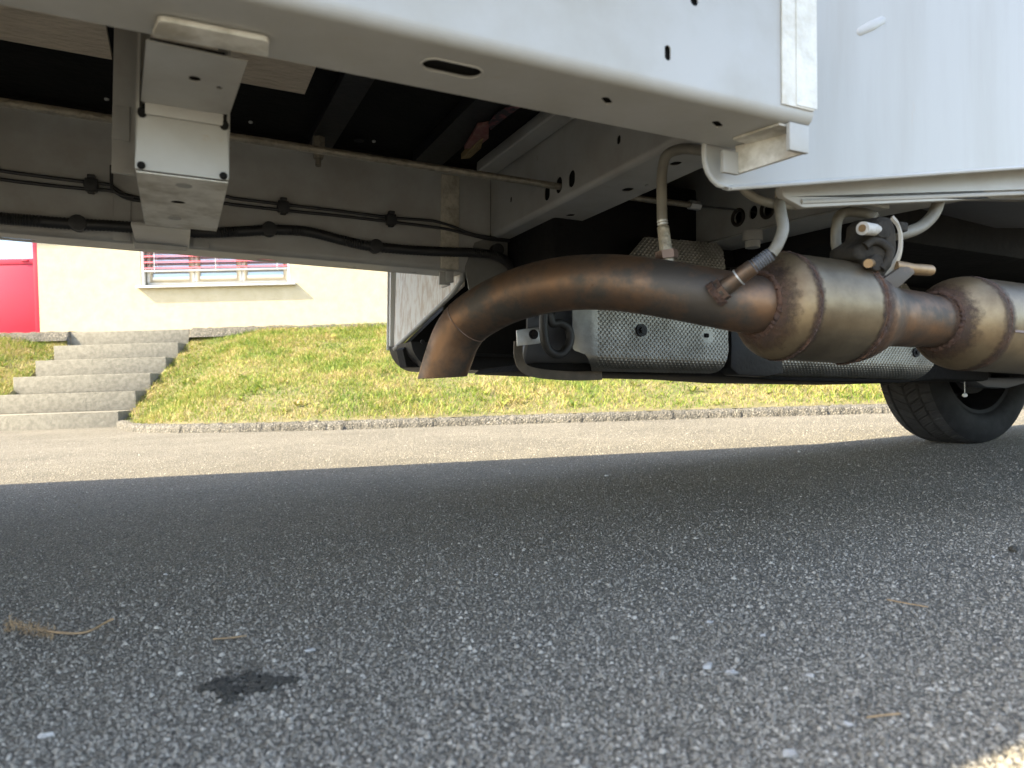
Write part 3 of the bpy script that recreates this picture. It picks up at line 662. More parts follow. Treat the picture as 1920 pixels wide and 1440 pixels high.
part(MB().box((u0+.006, v0+.006, wb_+.004), (u1-.006, v1-.002, .0)), 'box_shade_fill', 'black', lx)  # black fill standing for the unlit inside of the box
part(MB().box((tp[3].x+.012, .12, .002), (tp[2].x-.012, v0-.01, .006)), 'tongue_backing', 'black', lx)
for sx in (u0, u1-.003): part(MB().box((sx, v0+.004, wb_+.0035), (sx+.003, v1, DW-.02)), 'side_wall', 'paint_far', lx)
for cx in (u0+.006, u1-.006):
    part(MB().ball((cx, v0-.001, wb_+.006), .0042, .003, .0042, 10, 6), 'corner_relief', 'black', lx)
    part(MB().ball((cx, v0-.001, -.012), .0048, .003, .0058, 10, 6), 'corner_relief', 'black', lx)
part(MB().box((u0-.035, .86, .0), (u1-.03, FV0-.002, .005)), 'far_tongue', 'paint_far', lx)
ft = [hv(*q, FV0-.006) for q in ((245, 430), (360, 436), (350, 470), (252, 466))]
part(MB().prism(ft, (0, .005, 0)), 'far_foot', 'paint_far', lx, bevel=.002)
for s_ in (0, 1):
    x = hv(212 if s_ == 0 else 362, 440, FV0-.003).x
    part(MB().box((x, FV0-.004, .002), (x+.03, FV0-.001, .022 if s_ else .10)), 'weld_tab', 'paint_far', lx, bevel=.0008)
wa, wb2 = hv(213, 120, .56), hv(249, 120, .56)
part(MB().box((wa.x, .555, .004), (wb2.x+.006, .56, DW-.014)), 'upright_web', 'paint_far', lx, bevel=.001)
part(MB().box((wa.x, .552, .05), (wb2.x-.002, .5545, .098)), 'web_patch', 'paint_far', lx, bevel=.001)

# --- handbrake rod
rv, rw = .684, .123
part(MB().tube(curve([(-1.6, rv+.006, rw+.006), (-.9, rv, rw+.002), (-.3, rv, rw), (.1, rv, rw), (.72, rv, rw-.001), (.915, rv, rw+.002)], 6), .0068, 12), 'brake_rod', 'rod')
c = Vector((.915, rv, rw+.002))
part(MB().tube([c+Vector((-.012,0,0)), c+Vector((.016,0,0))], .0105, 6), 'rod_nut', 'zinc')
part(MB().tube([c+Vector((.016,0,0)), c+Vector((.10,-.05,-.012)), Vector((1.02, .592, .097))], .0022, 8), 'brake_wire', 'cable')
c = hw(597, 290, .20)
bo = part(MB().tube([c+Vector((0,0,.05)), c+Vector((0,0,.010)), c+Vector((0,0,.0095)), c+Vector((0,0,-.008))], [.0135, .0135, .0135, .0105], 6), 'floor_bolt', 'rod')
part(MB().tube([c+Vector((0,0,-.008)), c+Vector((0,0,-.024))], .006, 12), 'thread', 'rod', bo)

# --- second cross member with round holes
YU = 1.005
yh = []
for px, py in ((1385, 408), (1412, 398), (1440, 393)): c = hu(px, py, YU); yh.append(slot(c.y, c.z, .0125, .0145, 22))
c = hu(1298, 418, YU); yh.append(slot(c.y, c.z, .005, .006, 14))
yl, yr = hu(1250, 462, YU), hu(1654, 390, YU)
def ylow(v_): return .066 - .015*(v_ < .3)
mb = sheet(MB(), [(.15, .04), (.45, .058), (1.03, .072), (1.03, .31), (.15, .31)], yh, lambda x, y, d: (YU+d, x, y), .004)
x2 = part(mb, 'cross_member', 'paint_dark', recalc=True)
part(MB().prism([(YU+.002, .15, .036), (YU+.002, .45, .054), (YU+.002, 1.03, .068), (YU+.11, 1.03, .068), (YU+.11, .45, .054), (YU+.11, .15, .036)], (0, 0, .003)), 'lower_flange', 'paint_dark', x2)
for i in (0, 2):
    cx = sum(q[0] for q in yh[i])/22; cz = sum(q[1] for q in yh[i])/22
    part(MB().tube([(YU-.002, cx+.017*math.cos(2*math.pi*k/20), cz+.017*math.sin(2*math.pi*k/20)) for k in range(21)], .004, 8), 'grommet', 'rubber', x2)
# floor tunnel, bulkheads and dark casings that close the view
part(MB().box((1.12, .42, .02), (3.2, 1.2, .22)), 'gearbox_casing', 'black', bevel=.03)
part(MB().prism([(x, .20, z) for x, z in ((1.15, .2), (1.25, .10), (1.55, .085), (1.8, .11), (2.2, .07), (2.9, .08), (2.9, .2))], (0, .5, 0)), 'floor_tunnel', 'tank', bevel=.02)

part(MB().box((-3.2, .14, -.2), (-1.25, 1.0, .25)), 'rear_light_blocker', 'blackplastic', bevel=.03)  # unseen box added behind the view to block sky light from the rear
# --- cab rear panel on the far side, and the black sill
pv = 1.45
pn = [Vector((.440, pv, .22)), Vector((.440, pv, -.165)), Vector((.452, 1.415, -.185)), Vector((.50, 1.06, -.022)), Vector((.505, 1.045, .22))]
pn2 = [hv(745, 515, 1.43), hv(742, 655, 1.40), hv(867, 536, 1.06), hv(872, 500, 1.05)]
pn = [Vector((pn2[0].x, 1.43, .22)), Vector((pn2[1].x, 1.42, pn2[1].z)), pn2[2], Vector((pn2[3].x, 1.05, .22))]
part(MB().prism(pn, (.006, 0, 0)), 'cab_rear_panel', 'panel')
part(MB().tube([pn2[1]+Vector((-.004,0,0)), pn2[2].lerp(pn2[1], .12)+Vector((-.004,0,0)), pn2[2]+Vector((-.003,-.004,.012)), pn2[3]+Vector((-.003,-.004,.06)), Vector((pn2[3].x, 1.046, .2))], .006, 10), 'panel_flange', 'paint')
pa, pb, pc = hv(729, 515, 1.46), hv(747, 515, 1.44), hv(756, 515, 1.43)
zlow = hv(735, 650, 1.45).z
post = part(MB().box((pa.x, 1.44, zlow), (pb.x, 1.455, .25)), 'corner_post', 'white', bevel=.003)
part(MB().box((pa.x-.004, 1.456, zlow-.01), (pa.x+.006, 1.462, .25)), 'outer_skin', 'white', post)
part(MB().box((pb.x+.0005, 1.428, zlow+.02), (pc.x+.008, 1.432, .25)), 'edge_trim', 'white', post)
s0, s1 = hv(729, 650, 1.46), hv(790, 698, 1.46)
sp_ = rounded([(s0.x, .24), (s0.x, s1.z), (3.6, s1.z), (3.6, .24)], [0, .075, .03, 0], 8)
sp_ = [q for q in sp_ if q[1] < zlow] ; sp_ = [(s0.x, zlow-.001)] + sp_ + [(3.6, .24), (.60, .24), (.60, zlow-.001)]
part(MB().prism([(x, 1.24, z) for x, z in sp_], (0, .215, 0)), 'side_sill', 'blackplastic')
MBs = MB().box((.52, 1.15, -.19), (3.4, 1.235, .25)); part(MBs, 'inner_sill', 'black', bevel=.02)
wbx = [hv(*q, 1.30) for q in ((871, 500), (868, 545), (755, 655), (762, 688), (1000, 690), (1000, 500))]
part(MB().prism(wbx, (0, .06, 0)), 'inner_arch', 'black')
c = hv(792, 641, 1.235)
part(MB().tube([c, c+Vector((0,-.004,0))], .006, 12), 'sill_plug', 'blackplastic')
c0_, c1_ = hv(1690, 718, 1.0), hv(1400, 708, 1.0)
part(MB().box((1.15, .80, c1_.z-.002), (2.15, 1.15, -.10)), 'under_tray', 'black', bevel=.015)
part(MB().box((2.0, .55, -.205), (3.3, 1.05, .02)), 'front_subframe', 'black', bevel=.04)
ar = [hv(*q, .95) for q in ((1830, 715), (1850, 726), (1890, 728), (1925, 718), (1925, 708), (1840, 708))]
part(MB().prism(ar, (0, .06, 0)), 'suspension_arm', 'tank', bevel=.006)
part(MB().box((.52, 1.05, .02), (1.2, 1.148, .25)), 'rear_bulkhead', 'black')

# --- wheel
wc = gnd(1806, 829); TR, TWd = .315, .205
wcl = toL(wc + Vector((0, 0, TR-.004)))
wh = empty('front_wheel', (wcl.x, wcl.y+.02, wcl.z+BASE)); wh.parent = tr; wh.rotation_euler = (0, R(0), 0)
NT, NWd = 920, 84
def tread(th, s_):      # s_ -1..1 across the tread
    d = 0; k = 54
    ph = th/(2*math.pi)*k
    for g in (-.60, .60):
        if abs(s_-g) < .035: d = .011
    if abs(s_) < .035: d = max(d, .009)
    sl = ph + 1.5*abs(s_) ; fr_ = sl % 1
    if abs(s_) < .60:
        if fr_ < .11 and abs(s_) > .06: d = max(d, .009)
        if (sl*3 % 1) < .12: d = max(d, .003)
    else:
        if (ph*1.0 + .35*abs(s_)) % 1 < .10: d = max(d, .009)
        if (ph*3) % 1 < .14: d = max(d, .002)
    return d
V_ = []; Fq = []
for i in range(NT):
    th = 2*math.pi*i/NT
    for j in range(NWd+1):
        s_ = -1+2*j/NWd; r_ = TR - .010*max(0, abs(s_)-.55)**2/.2 - tread(th, s_)
        V_.append((r_*math.cos(th), s_*TWd*.46, r_*math.sin(th)))
for i in range(NT):
    for j in range(NWd):
        q = i*(NWd+1)+j; q2 = ((i+1) % NT)*(NWd+1)+j; Fq += [q, q2, q2+1, q+1]
tyre = fast_mesh('tyre', V_, Fq, 4, 'tyre', wh)
prof = [(.46, -.010), (.50, -.022), (.525, -.045), (.53, -.075), (.515, -.095), (.47, -.108), (.44, -.112)]
for sg in (-1, 1):
    mb = MB(); n = 96; pf = [(sg*a_*TWd, TR+b_) for a_, b_ in prof]
    for i in range(n):
        th = 2*math.pi*i/n
        for y, r_ in pf: mb.v.append((r_*math.cos(th), y, r_*math.sin(th)))
    K = len(pf)
    for i in range(n):
        for k in range(K-1): mb.f.append((i*K+k, ((i+1) % n)*K+k, ((i+1) % n)*K+k+1, i*K+k+1))
    mb.build('sidewall', 'sidewall', wh, local=False, angle=60)
mb = MB(); n = 72; pf = [(-.44*TWd, TR-.112), (-.42*TWd, TR-.125), (-.30*TWd, TR-.13), (.1*TWd, TR-.135), (.3*TWd, TR-.145), (.34*TWd, .06), (.34*TWd, .001)]
for i in range(n):
    th = 2*math.pi*i/n
    for y, r_ in pf: mb.v.append((r_*math.cos(th), y, r_*math.sin(th)))
K = len(pf)
for i in range(n):
    for k in range(K-1): mb.f.append((i*K+k, ((i+1) % n)*K+k, ((i+1) % n)*K+k+1, i*K+k+1))
mb.build('rim', 'rimdark', wh, local=False, angle=40)
MB().tube([(0, -.06, 0), (0, .05, 0)], .13, 40).tube([(0, -.11, 0), (0, -.06, 0)], .05, 24).build('brake_drum', 'rimdark', wh, local=False)
c = hv(1809, 741, .93)
tg = part(MB().tube([c+Vector((0,0,.05)), c], .0012, 6), 'hanging_wire', 'zinc')
part(MB().ball(c, .012, .006, .007, 10, 6), 'wire_clip', 'white', tg)

# --- exhaust
tp_ = [hd(*q) for q in ((829, 708, 1.255), (842, 668, 1.245), (856, 632, 1.235), (876, 604, 1.222), (905, 583, 1.203), (945, 562, 1.18), (1000, 543, 1.145), (1070, 531, 1.105), (1150, 530, 1.07), (1240, 541, 1.045), (1330, 553, 1.04))]
AV, AW = .205, None; DVA, DWA = -.055, -.02
jn = hv(1440, 562, .163); jn = Vector((jn.x, AV+.002, jn.z))
uw1 = hv(1462, 560, .16).x
axp = lambda u_: Vector((u_, AV+DVA*(u_-jn.x), jn.z+DWA*(u_-jn.x)))
body_path = curve([q for q in tp_[1:] if q.x < uw1-.06] + [axp(uw1-.03), axp(uw1+.004)], 6)
ex = part(MB().tube(body_path, .0415, 40, caps=False), 'exhaust', 'pipe', label='heat tinted brown exhaust tail pipe with converter')
# tail end: mitred turn-down, open tip
tip = [tp_[0], tp_[0].lerp(tp_[1], .33), tp_[0].lerp(tp_[1], .66), tp_[1]]
mb = MB(); P0 = [Vector(q) for q in tip]; T_ = (P0[3]-P0[0]).normalized(); seg = 40
rings = []
nvec = T_.cross(Vector((0, 1, 0))).normalized(); bvec = T_.cross(nvec)
mit = T_
for t_, r_ in ((0, .0405), (.3, .041), (.7, .0415), (1, .0415)):
    c = P0[0].lerp(P0[3], t_)
    pl_n = Vector((0, 0, 1)) if t_ == 0 else (mit if t_ == 1 else T_)
    pl_n = (Vector((-.06, 0, 1))).normalized().lerp(T_, t_).normalized()
    rg = []
    for k in range(seg):
        o = (nvec*math.cos(2*math.pi*k/seg)+bvec*math.sin(2*math.pi*k/seg))*r_
        x = c+o; x = x - T_*((x-c).dot(pl_n)/T_.dot(pl_n)); rg.append(x)
    rings.append(rg)
inner = [[q+(P0[0].lerp(P0[3], t_)-q)*.05 for q in rg] for rg, t_ in zip(rings, (0, .3, .7, 1))]
allr = rings[::-1]+inner; o = 0
for rg in allr: mb.v += [tuple(q) for q in rg]
for i in range(len(allr)-1):
    for k in range(seg): mb.f.append((i*seg+k, i*seg+(k+1) % seg, (i+1)*seg+(k+1) % seg, (i+1)*seg+k))
tipo = part(mb, 'tail_tip', 'pipe', ex)
# seam at the mitre
c = tp_[3]; T_ = (tp_[4]-tp_[2]).normalized(); nvec = T_.cross(Vector((0, 1, 0))).normalized(); bvec = T_.cross(nvec)
sm = [c+(nvec*math.cos(2*math.pi*k/40)+bvec*math.sin(2*math.pi*k/40))*.0408 for k in range(41)]; part(MB().tube(sm, .0016, 6), 'bend_seam', 'pipe_dark', ex)
# the straight canister line (along u)
def revolve(prof, seg=56, ax_v0=AV, w0=jn.z, dv=-.0, dw=0, u_ref=jn.x):
    mb = MB(); n = len(prof)
    for u_, r_ in prof:
        for k in range(seg):
            t_ = 2*math.pi*k/seg; mb.v.append((u_, ax_v0+dv*(u_-u_ref)+r_*math.cos(t_), w0+dw*(u_-u_ref)+r_*math.sin(t_)))
    for i in range(n-1):
        for k in range(seg): mb.f.append((i*seg+k, i*seg+(k+1) % seg, (i+1)*seg+(k+1) % seg, (i+1)*seg+k))
    return mb
us = lambda x, y=570, v_=.131: hv(x, y, v_).x
RC = .0785; DVA, DWA = -.055, -.02
uw1 = us(1462, 560, .16); ur1 = us(1533); ur2 = us(1648); ur3 = us(1690, 595, .155); uw2 = us(1784, 602, .158); ur4 = us(1876, 590, .12)
kw = dict(dv=DVA, dw=DWA)
def dome(u0, u1, r0, r1, n=10, flip=False):
    out = []
    for i in range(n+1):
        t_ = i/n; r_ = r0+(r1-r0)*math.sin(t_*math.pi/2)**.8 if not flip else r1+(r0-r1)*(math.sin((1-t_)*math.pi/2)**.8)
        out.append((u0+(u1-u0)*t_, r_))
    return out
part(revolve(dome(uw1-.001, ur1, .044, RC), **kw), 'converter_cone', 'cat', ex)
part(revolve([(ur1, RC-.0012), (ur1+.002, RC-.001), (ur2-.002, RC-.001), (ur2, RC-.0012)], **kw), 'converter_body', 'steel', ex)
part(revolve([(ur2, RC-.0003), (ur2+.012, RC-.002)]+[(ur2+.012+(ur3-ur2+.01)*t_, RC-.002-(RC-.002-.046)*(3*t_*t_-2*t_**3)) for t_ in np.linspace(.1, 1, 9)]+[(uw2-.045, .0445), (uw2-.044, .0425), (uw2, .0425)], **kw), 'outlet_cone', 'pipe', ex)
part(revolve(dome(uw2-.002, ur4, .044, RC*.99), **kw), 'silencer_cone', 'cat', ex)
part(revolve([(ur4, RC*.985), (ur4+.6, RC*.985)], **kw), 'silencer_body', 'steel', ex)
for u_, r_, t_ in ((uw1, .0440, .0050), (ur1, RC-.0022, .0036), (ur2+.004, RC-.003, .0042), (uw2, .0440, .0052), (ur4, RC*.985-.0022, .0034)):
    pts = []
    for k in range(97):
        an = 2*math.pi*(k % 96)/96; j = random.uniform(-.0012, .0012) if k not in (0, 96) else 0
        pts.append((u_+j, AV+DVA*(u_-jn.x)+(r_+j*.4)*math.cos(an), jn.z+DWA*(u_-jn.x)+(r_+j*.4)*math.sin(an)))
    part(MB().tube(pts, [t_*random.uniform(.8, 1.15) for _ in range(97)], 8), 'weld_bead', 'weld', ex)
PROF = dome(uw1-.001, ur1, .044, RC) + [(ur1+.001, RC-.001), (ur2, RC-.001)]
PROF2 = [(ur2, RC-.0003), (ur2+.012, RC-.002)]+[(ur2+.012+(ur3-ur2+.01)*t_, RC-.002-(RC-.002-.046)*(3*t_*t_-2*t_**3)) for t_ in np.linspace(.1, 1, 9)]+[(uw2-.045, .0445), (uw2, .0428)]
PROF3 = dome(uw2-.002, ur4, .044, RC*.99) + [(ur4+.6, RC*.985)]
def stain(prof, ua, ub, jit):
    seg = 200; mb = MB(); xs_ = [q[0] for q in prof]; rs_ = [q[1] for q in prof]; r_ = np.random.default_rng(int(ua*1e5) % 9999)
    kk = np.arange(seg)*2*np.pi/seg; ja = jit*.45*sum(np.sin(kk*f_+r_.uniform(0, 6.28))*r_.uniform(.3, 1) for f_ in (3, 5, 8, 13, 21))/1.6
    for k in range(seg):
        an = 2*math.pi*k/seg
        for t_ in (0, .33, .67, 1):
            u_ = ua+(ub-ua)*t_ + ja[k]*t_; rr_ = float(np.interp(u_, xs_, rs_))+.0006; u_ -= .0009 if prof is not PROF2 and t_ >= 0 and ub > ua else 0
            mb.v.append((u_, AV+DVA*(u_-jn.x)+rr_*math.cos(an), jn.z+DWA*(u_-jn.x)+rr_*math.sin(an)))
    for k in range(seg):
        for j in range(3): a_ = k*4+j; b_ = ((k+1) % seg)*4+j; mb.f.append((a_, b_, b_+1, a_+1))
    return mb
for pf_, ua, ub, jj in ((PROF, uw1-.001, uw1+.013, .007), (PROF, ur1, ur1-.007, .003), (PROF, ur1, ur1+.008, .003), (PROF, ur2, ur2-.006, .003), (PROF2, ur2+.002, ur2+.020, .003), (PROF3, uw2-.001, uw2+.014, .006), (PROF3, ur4, ur4-.012, .003), (PROF3, ur4, ur4+.010, .003), (PROF2, uw2-.004, uw2-.012, .003)):
    o = part(stain(pf_, ua, ua+(ub-ua)*1.7, jj), 'heat_stain', 'stain', ex, angle=80)
    at_ = o.data.attributes.new('fade', 'FLOAT', 'POINT'); at_.data.foreach_set('value', [(.62, .45, .2, -.1)[i % 4] for i in range(len(o.data.vertices))])
# seam on the silencer
an = R(193); part(MB().sweep([(ur4+.01+.05*k, AV+DVA*(ur4+.05*k-jn.x)+RC*.985*math.cos(an), jn.z+DWA*(ur4+.05*k-jn.x)+RC*.985*math.sin(an)) for k in range(12)], .006, .002, (0, -1, .2)), 'body_seam', 'pipe_dark', ex)

# sensor A on top of the pipe
sa = hd(1250, 478, 1.05); sb = hd(1243, 425, 1.05)
tw = (sb-sa).normalized()
sn = part(MB().tube([sa-tw*.012, sa, sa+tw*.001, sb+tw*.0, sb+tw*.001, sb+tw*.012], [.0095, .0095, .0095, .0085, .0065, .0065], 18), 'lambda_sensor', 'rod', ex)
part(MB().tube([sa-tw*.006, sa+tw*.006], .0165, 6), 'sensor_nut', 'pipe_dark', ex)
for k in (.002, .006): part(MB().tube([sb+tw*(k+.001), sb+tw*(k+.0032)], .0078, 16), 'crimp_ring', 'zinc', sn)
part(MB().tube(curve([sb+tw*.01, hd(1241, 380, 1.05), hd(1241, 330, 1.05), hd(1249, 293, 1.04), hd(1275, 280, 1.02), hd(1310, 281, .98), hd(1350, 290, .96)], 8), .0075, 14), 'sensor_cable', 'hose')
# sensor B at the converter inlet
sa = hd(1354, 543, .985); sb = hd(1412, 500, .965); tw = (sb-sa).normalized()
sn = part(MB().tube([sa-tw*.01, sa, sa+tw*.001, sb, sb+tw*.001, sb+tw*.005], [.015, .015, .0118, .0112, .009, .009], 20), 'lambda_sensor', 'pipe', ex)
part(MB().tube([sa-tw*.014, sa-tw*.004], .0185, 20), 'sensor_boss', 'weld', ex)
part(MB().tube([sa-tw*.004, sa+tw*.004], .0165, 6), 'sensor_nut', 'pipe_dark', ex)
part(MB().tube([sa.lerp(sb, .52), sa.lerp(sb, .56)], .0125, 20), 'crimp_ring', 'zinc', sn)
cg = [sb+(hd(1446, 476, .957)-sb)*t_ for t_ in np.linspace(0, 1, 33)]
part(MB().tube(cg, [.0098 if k % 4 < 2 else .0088 for k in range(33)], 16), 'corrugated_sleeve', 'tank')
part(MB().tube(curve([cg[-1], hd(1457, 460, .957), hd(1468, 430, .965), hd(1464, 400, .98), hd(1462, 378, 1.0), hd(1472, 350, 1.02)], 8), .0078, 14), 'sensor_cable', 'hose')
part(MB().tube(curve([hd(1385, 340, 1.0), hd(1402, 362, 1.0), hd(1440, 380, 1.0), hd(1490, 385, 1.01), hd(1535, 380, 1.03), hd(1575, 362, 1.05)], 8), .0062, 14), 'breather_hose', 'hose')
part(MB().box(hd(1464, 372, 1.0)-Vector((.006,.006,.006)), hd(1464, 372, 1.0)+Vector((.008,.006,.012))), 'cable_clip', 'strap', bevel=.002)

# rubber hanger with strap, pins and hook rods
hp = [hd(*q, 1.045) for q in ((1618, 456), (1634, 444), (1636, 418), (1652, 404), (1674, 408), (1682, 430), (1684, 468), (1674, 500), (1658, 522), (1636, 526), (1622, 508), (1624, 490), (1604, 486), (1602, 464))]
hc = sum(hp, Vector())/len(hp)
bk_ = Vector((.008, .055, .006))
hr = part(MB().prism(hp, bk_), 'rubber_hanger', 'rubber', bevel=.008, seg=3)
for cx, cy, rr_ in ((1652, 432, .0145), (1640, 494, .0135)):
    c = hd(cx, cy, 1.045); part(MB().tube([c+Vector((-.002, -.006, 0)), c+Vector((0, .004, 0))], [rr_*.85, rr_], 20), 'pin_collar', 'rubber', hr, bevel=.002)
part(MB().tube(curve([hd(*q, 1.043) for q in ((1622, 462), (1636, 452), (1654, 456), (1668, 470), (1664, 490), (1652, 504))], 5), .0062, 12), 'rubber_ridge', 'rubber', hr)
a_, b_ = hd(1617, 428, 1.02), hd(1648, 432, 1.05)
part(MB().tube([a_, a_.lerp(b_, .5), b_], [.0095, .0088, .0085], 16), 'hanger_pin', 'zincwhite', hr)
part(MB().tube([a_-(b_-a_)*.02, a_+(b_-a_)*.02], .0055, 12), 'pin_core', 'bolt', hr)
a_, b_ = hd(1628, 494, 1.03), hd(1640, 494, 1.06)
part(MB().tube([a_, b_], .0065, 14), 'hanger_bolt', 'bolt', hr)
part(MB().sweep(curve([hd(1672, 407, 1.06), hd(1685, 425, 1.06), hd(1689, 452, 1.06), hd(1684, 482, 1.06), hd(1666, 510, 1.058), hd(1645, 527, 1.05)], 6), .012, .004, (0.5, -1, 0.1)), 'hanger_strap', 'strap', hr)
part(MB().box(hd(1690, 425, 1.07)-Vector((.010,.006,.008)), hd(1690, 425, 1.07)+Vector((.008,.012,.006))), 'strap_lug', 'rubber', hr, bevel=.003)
# hanger arm welded to the converter, with its pin
am = [hd(*q, d_) for *q, d_ in ((1632, 552, 1.035), (1655, 524, 1.04), (1690, 500, 1.05), (1712, 498, 1.06), (1716, 512, 1.06), (1690, 535, 1.05), (1660, 556, 1.04))]
part(MB().prism(am, (.004, .012, 0)), 'hanger_arm', 'pipe', ex, bevel=.002)
part(MB().tube([hd(1676, 500, 1.06), hd(1712, 505, 1.07), hd(1744, 507, 1.08), hd(1750, 507, 1.08)], [.0095, .0085, .0085, .006], 16), 'hanger_pin', 'bolt', ex)
part(MB().tube(curve([hd(1642, 408, 1.10), hd(1620, 400, 1.11), hd(1588, 398, 1.12), hd(1572, 408, 1.12), hd(1567, 440, 1.12), hd(1570, 468, 1.12), hd(1584, 478, 1.12), hd(1602, 479, 1.12), hd(1630, 476, 1.12)], 8), .0078, 14), 'hook_rod', 'hose')
part(MB().tube(curve([hd(1760, 345, 1.16), hd(1760, 375, 1.16), hd(1750, 402, 1.16), hd(1728, 424, 1.15), hd(1700, 436, 1.13), hd(1680, 440, 1.12)], 8), .0095, 14), 'hook_rod', 'hose')
c = hd(1640, 388, 1.15); part(MB().box(c-Vector((.03, .012, .004)), c+Vector((.02, .012, .005))), 'hook_bracket', 'paint_dark', bevel=.003)

# --- fuel tank with heat shields
TV = .735
t0, t1 = hv(985, 640, .80), hv(1400, 640, .80)
tb = hv(1000, 690, .80).z
pf = rounded([(.80, -.02), (.80, tb), (1.14, tb), (1.14, -.02)], [.03, .055, .03, .02], 6)
tk = MB().prism([(t0.x, y, z) for y, z in pf], (t1.x-t0.x+.02, 0, 0)); tk.v = [(x+(max(0, y-.82)*.75 if x < t0.x+.01 else 0), y, z) for x, y, z in tk.v]
part(tk, 'fuel_tank', 'tank', bevel=.012, seg=3)
# steel tray strap wrapped under the tank end
pp = [hv(*q, .79) for q in ((972, 640), (972, 668), (982, 690), (1010, 700), (1070, 705), (1128, 704))]
part(MB().sweep(curve(pp, 5), .02, .004, (0, -1, 0)), 'tank_strap', 'strapmetal', bevel=0)
br = [hv(*q, .775) for q in ((969, 619), (1012, 613), (1017, 620), (1016, 640), (1012, 644), (970, 649))]
zb = part(MB().prism(br, (0, .004, 0)), 'strap_bracket', 'zinc', bevel=.001)
c = hv(1000, 627, .775); part(MB().tube([c+Vector((0,-.003,0)), c], .0105, 16).tube([c+Vector((0,-.010,0)), c+Vector((0,-.003,0))], .007, 6), 'bracket_bolt', 'blackplastic', zb)
hl = [hv(*q, .745) for q in ((1020, 590), (1019, 615), (1023, 645), (1036, 662), (1052, 664), (1064, 652), (1069, 632), (1064, 614), (1050, 606), (1036, 606), (1030, 590))]
part(MB().tube(curve(hl, 6), .0095, 14), 'hose_loop', 'cable')
part(MB().tube(curve([hl[-1]+Vector((0, .02, 0)), hv(1040, 575, .78), hv(1035, 540, .8)], 5), .009, 12), 'vent_hose', 'cable')

def inside(px, py, poly):
    c = False; j = len(poly)-1
    for i in range(len(poly)):
        xi, yi = poly[i]; xj, yj = poly[j]
        if (yi > py) != (yj > py) and px < (xj-xi)*(py-yi)/(yj-yi)+xi: c = not c
        j = i
    return c
def shield(name, pix, v0, bend_z, bend_r, flat=[], pitch=.0108, step=.0013, left_bend=None, dep=.0021):
    poly = [(hv(x, y, v0).x, hv(x, y, v0).z) for x, y in pix]
    # the outline is smoothed
    x0, x1 = min(q[0] for q in poly), max(q[0] for q in poly); z0, z1 = min(q[1] for q in poly), max(q[1] for q in poly)
    nx, nz = int((x1-x0)/step)+1, int((z1-z0)/step)+1; idx = {}; mb = MB()
    flat = [(hv(x, y, v0).x, hv(x, y, v0).z, r_) for x, y, r_ in flat]
    def P_(i, j):
        if (i, j) in idx: return idx[(i, j)]
        x, z = x0+i*step, z0+j*step
        h = max(0, math.cos(2*math.pi*x/pitch)*math.cos(2*math.pi*z/pitch*.9))
        h = h**1.6
        cal = 1.0
        for fx, fz, r_ in flat: cal *= min(1, max(0, (math.hypot(x-fx, z-fz)-r_)/.012))
        if left_bend: cal *= min(1, max(0, (x-left_bend)/.01))
        y = v0 - dep*h*cal
        zz = z
        if z < bend_z:
            an = min((bend_z-z)/bend_r, 1.35); y += bend_r*(1-math.cos(an)); zz = bend_z-bend_r*math.sin(an) - max(0, (bend_z-z)-1.35*bend_r)*.25; y += max(0, (bend_z-z)-1.35*bend_r)
        if left_bend and x < left_bend: y += ((left_bend-x)**2)*6
        mb.v.append((x, y, zz)); idx[(i, j)] = len(mb.v)-1; return idx[(i, j)]
    for i in range(nx):
        for j in range(nz):
            if inside(x0+(i+.5)*step, z0+(j+.5)*step, poly): mb.f.append((P_(i, j), P_(i+1, j), P_(i+1, j+1), P_(i, j+1)))
    return part(mb, name, 'shield', angle=180), poly
pix1 = rounded([(1080, 560), (1080, 655), (1100, 665), (1128, 716), (1352, 716), (1366, 660), (1362, 520), (1356, 470), (1345, 456), (1208, 444), (1170, 490)], [0, 10, 6, 10, 8, 10, 4, 12, 8, 8, 4], 4)
bz1 = hv(1200, 668, TV).z
h1, _ = shield('heat_shield', pix1, TV, bz1, .03, flat=[(1203, 619, .012), (1327, 630, .012)], left_bend=hv(1118, 620, TV).x)
c = hv(1203, 619, TV-.002); part(MB().tube([c+Vector((0,.002,0)), c+Vector((0,-.002,0))], .014, 20).tube([c+Vector((0,-.008,0)), c], .007, 6), 'shield_bolt', 'blackplastic', h1)
c = hv(1325, 629, TV-.001); part(MB().box(c-Vector((.006,.002,.005)), c+Vector((.006,.002,.005))), 'shield_slot', 'black', h1, bevel=.002)
pix2 = rounded([(1465, 640), (1465, 740), (1715, 740), (1735, 720), (1752, 680), (1745, 650), (1720, 560), (1690, 520), (1660, 560)], [4, 4, 10, 10, 14, 10, 6, 8, 6], 4)
bz2 = hv(1600, 676, TV+.02).z
h2, _ = shield('heat_shield', pix2, TV+.02, bz2, .045, flat=[(1718, 661, .012)], step=.0015, pitch=.0115)
c = hv(1718, 661, TV+.018); part(MB().tube([c+Vector((0,-.002,0)), c+Vector((0,.002,0))], .013, 18).tube([c+Vector((0,-.007,0)), c], .006, 6), 'shield_bolt', 'blackplastic', h2)
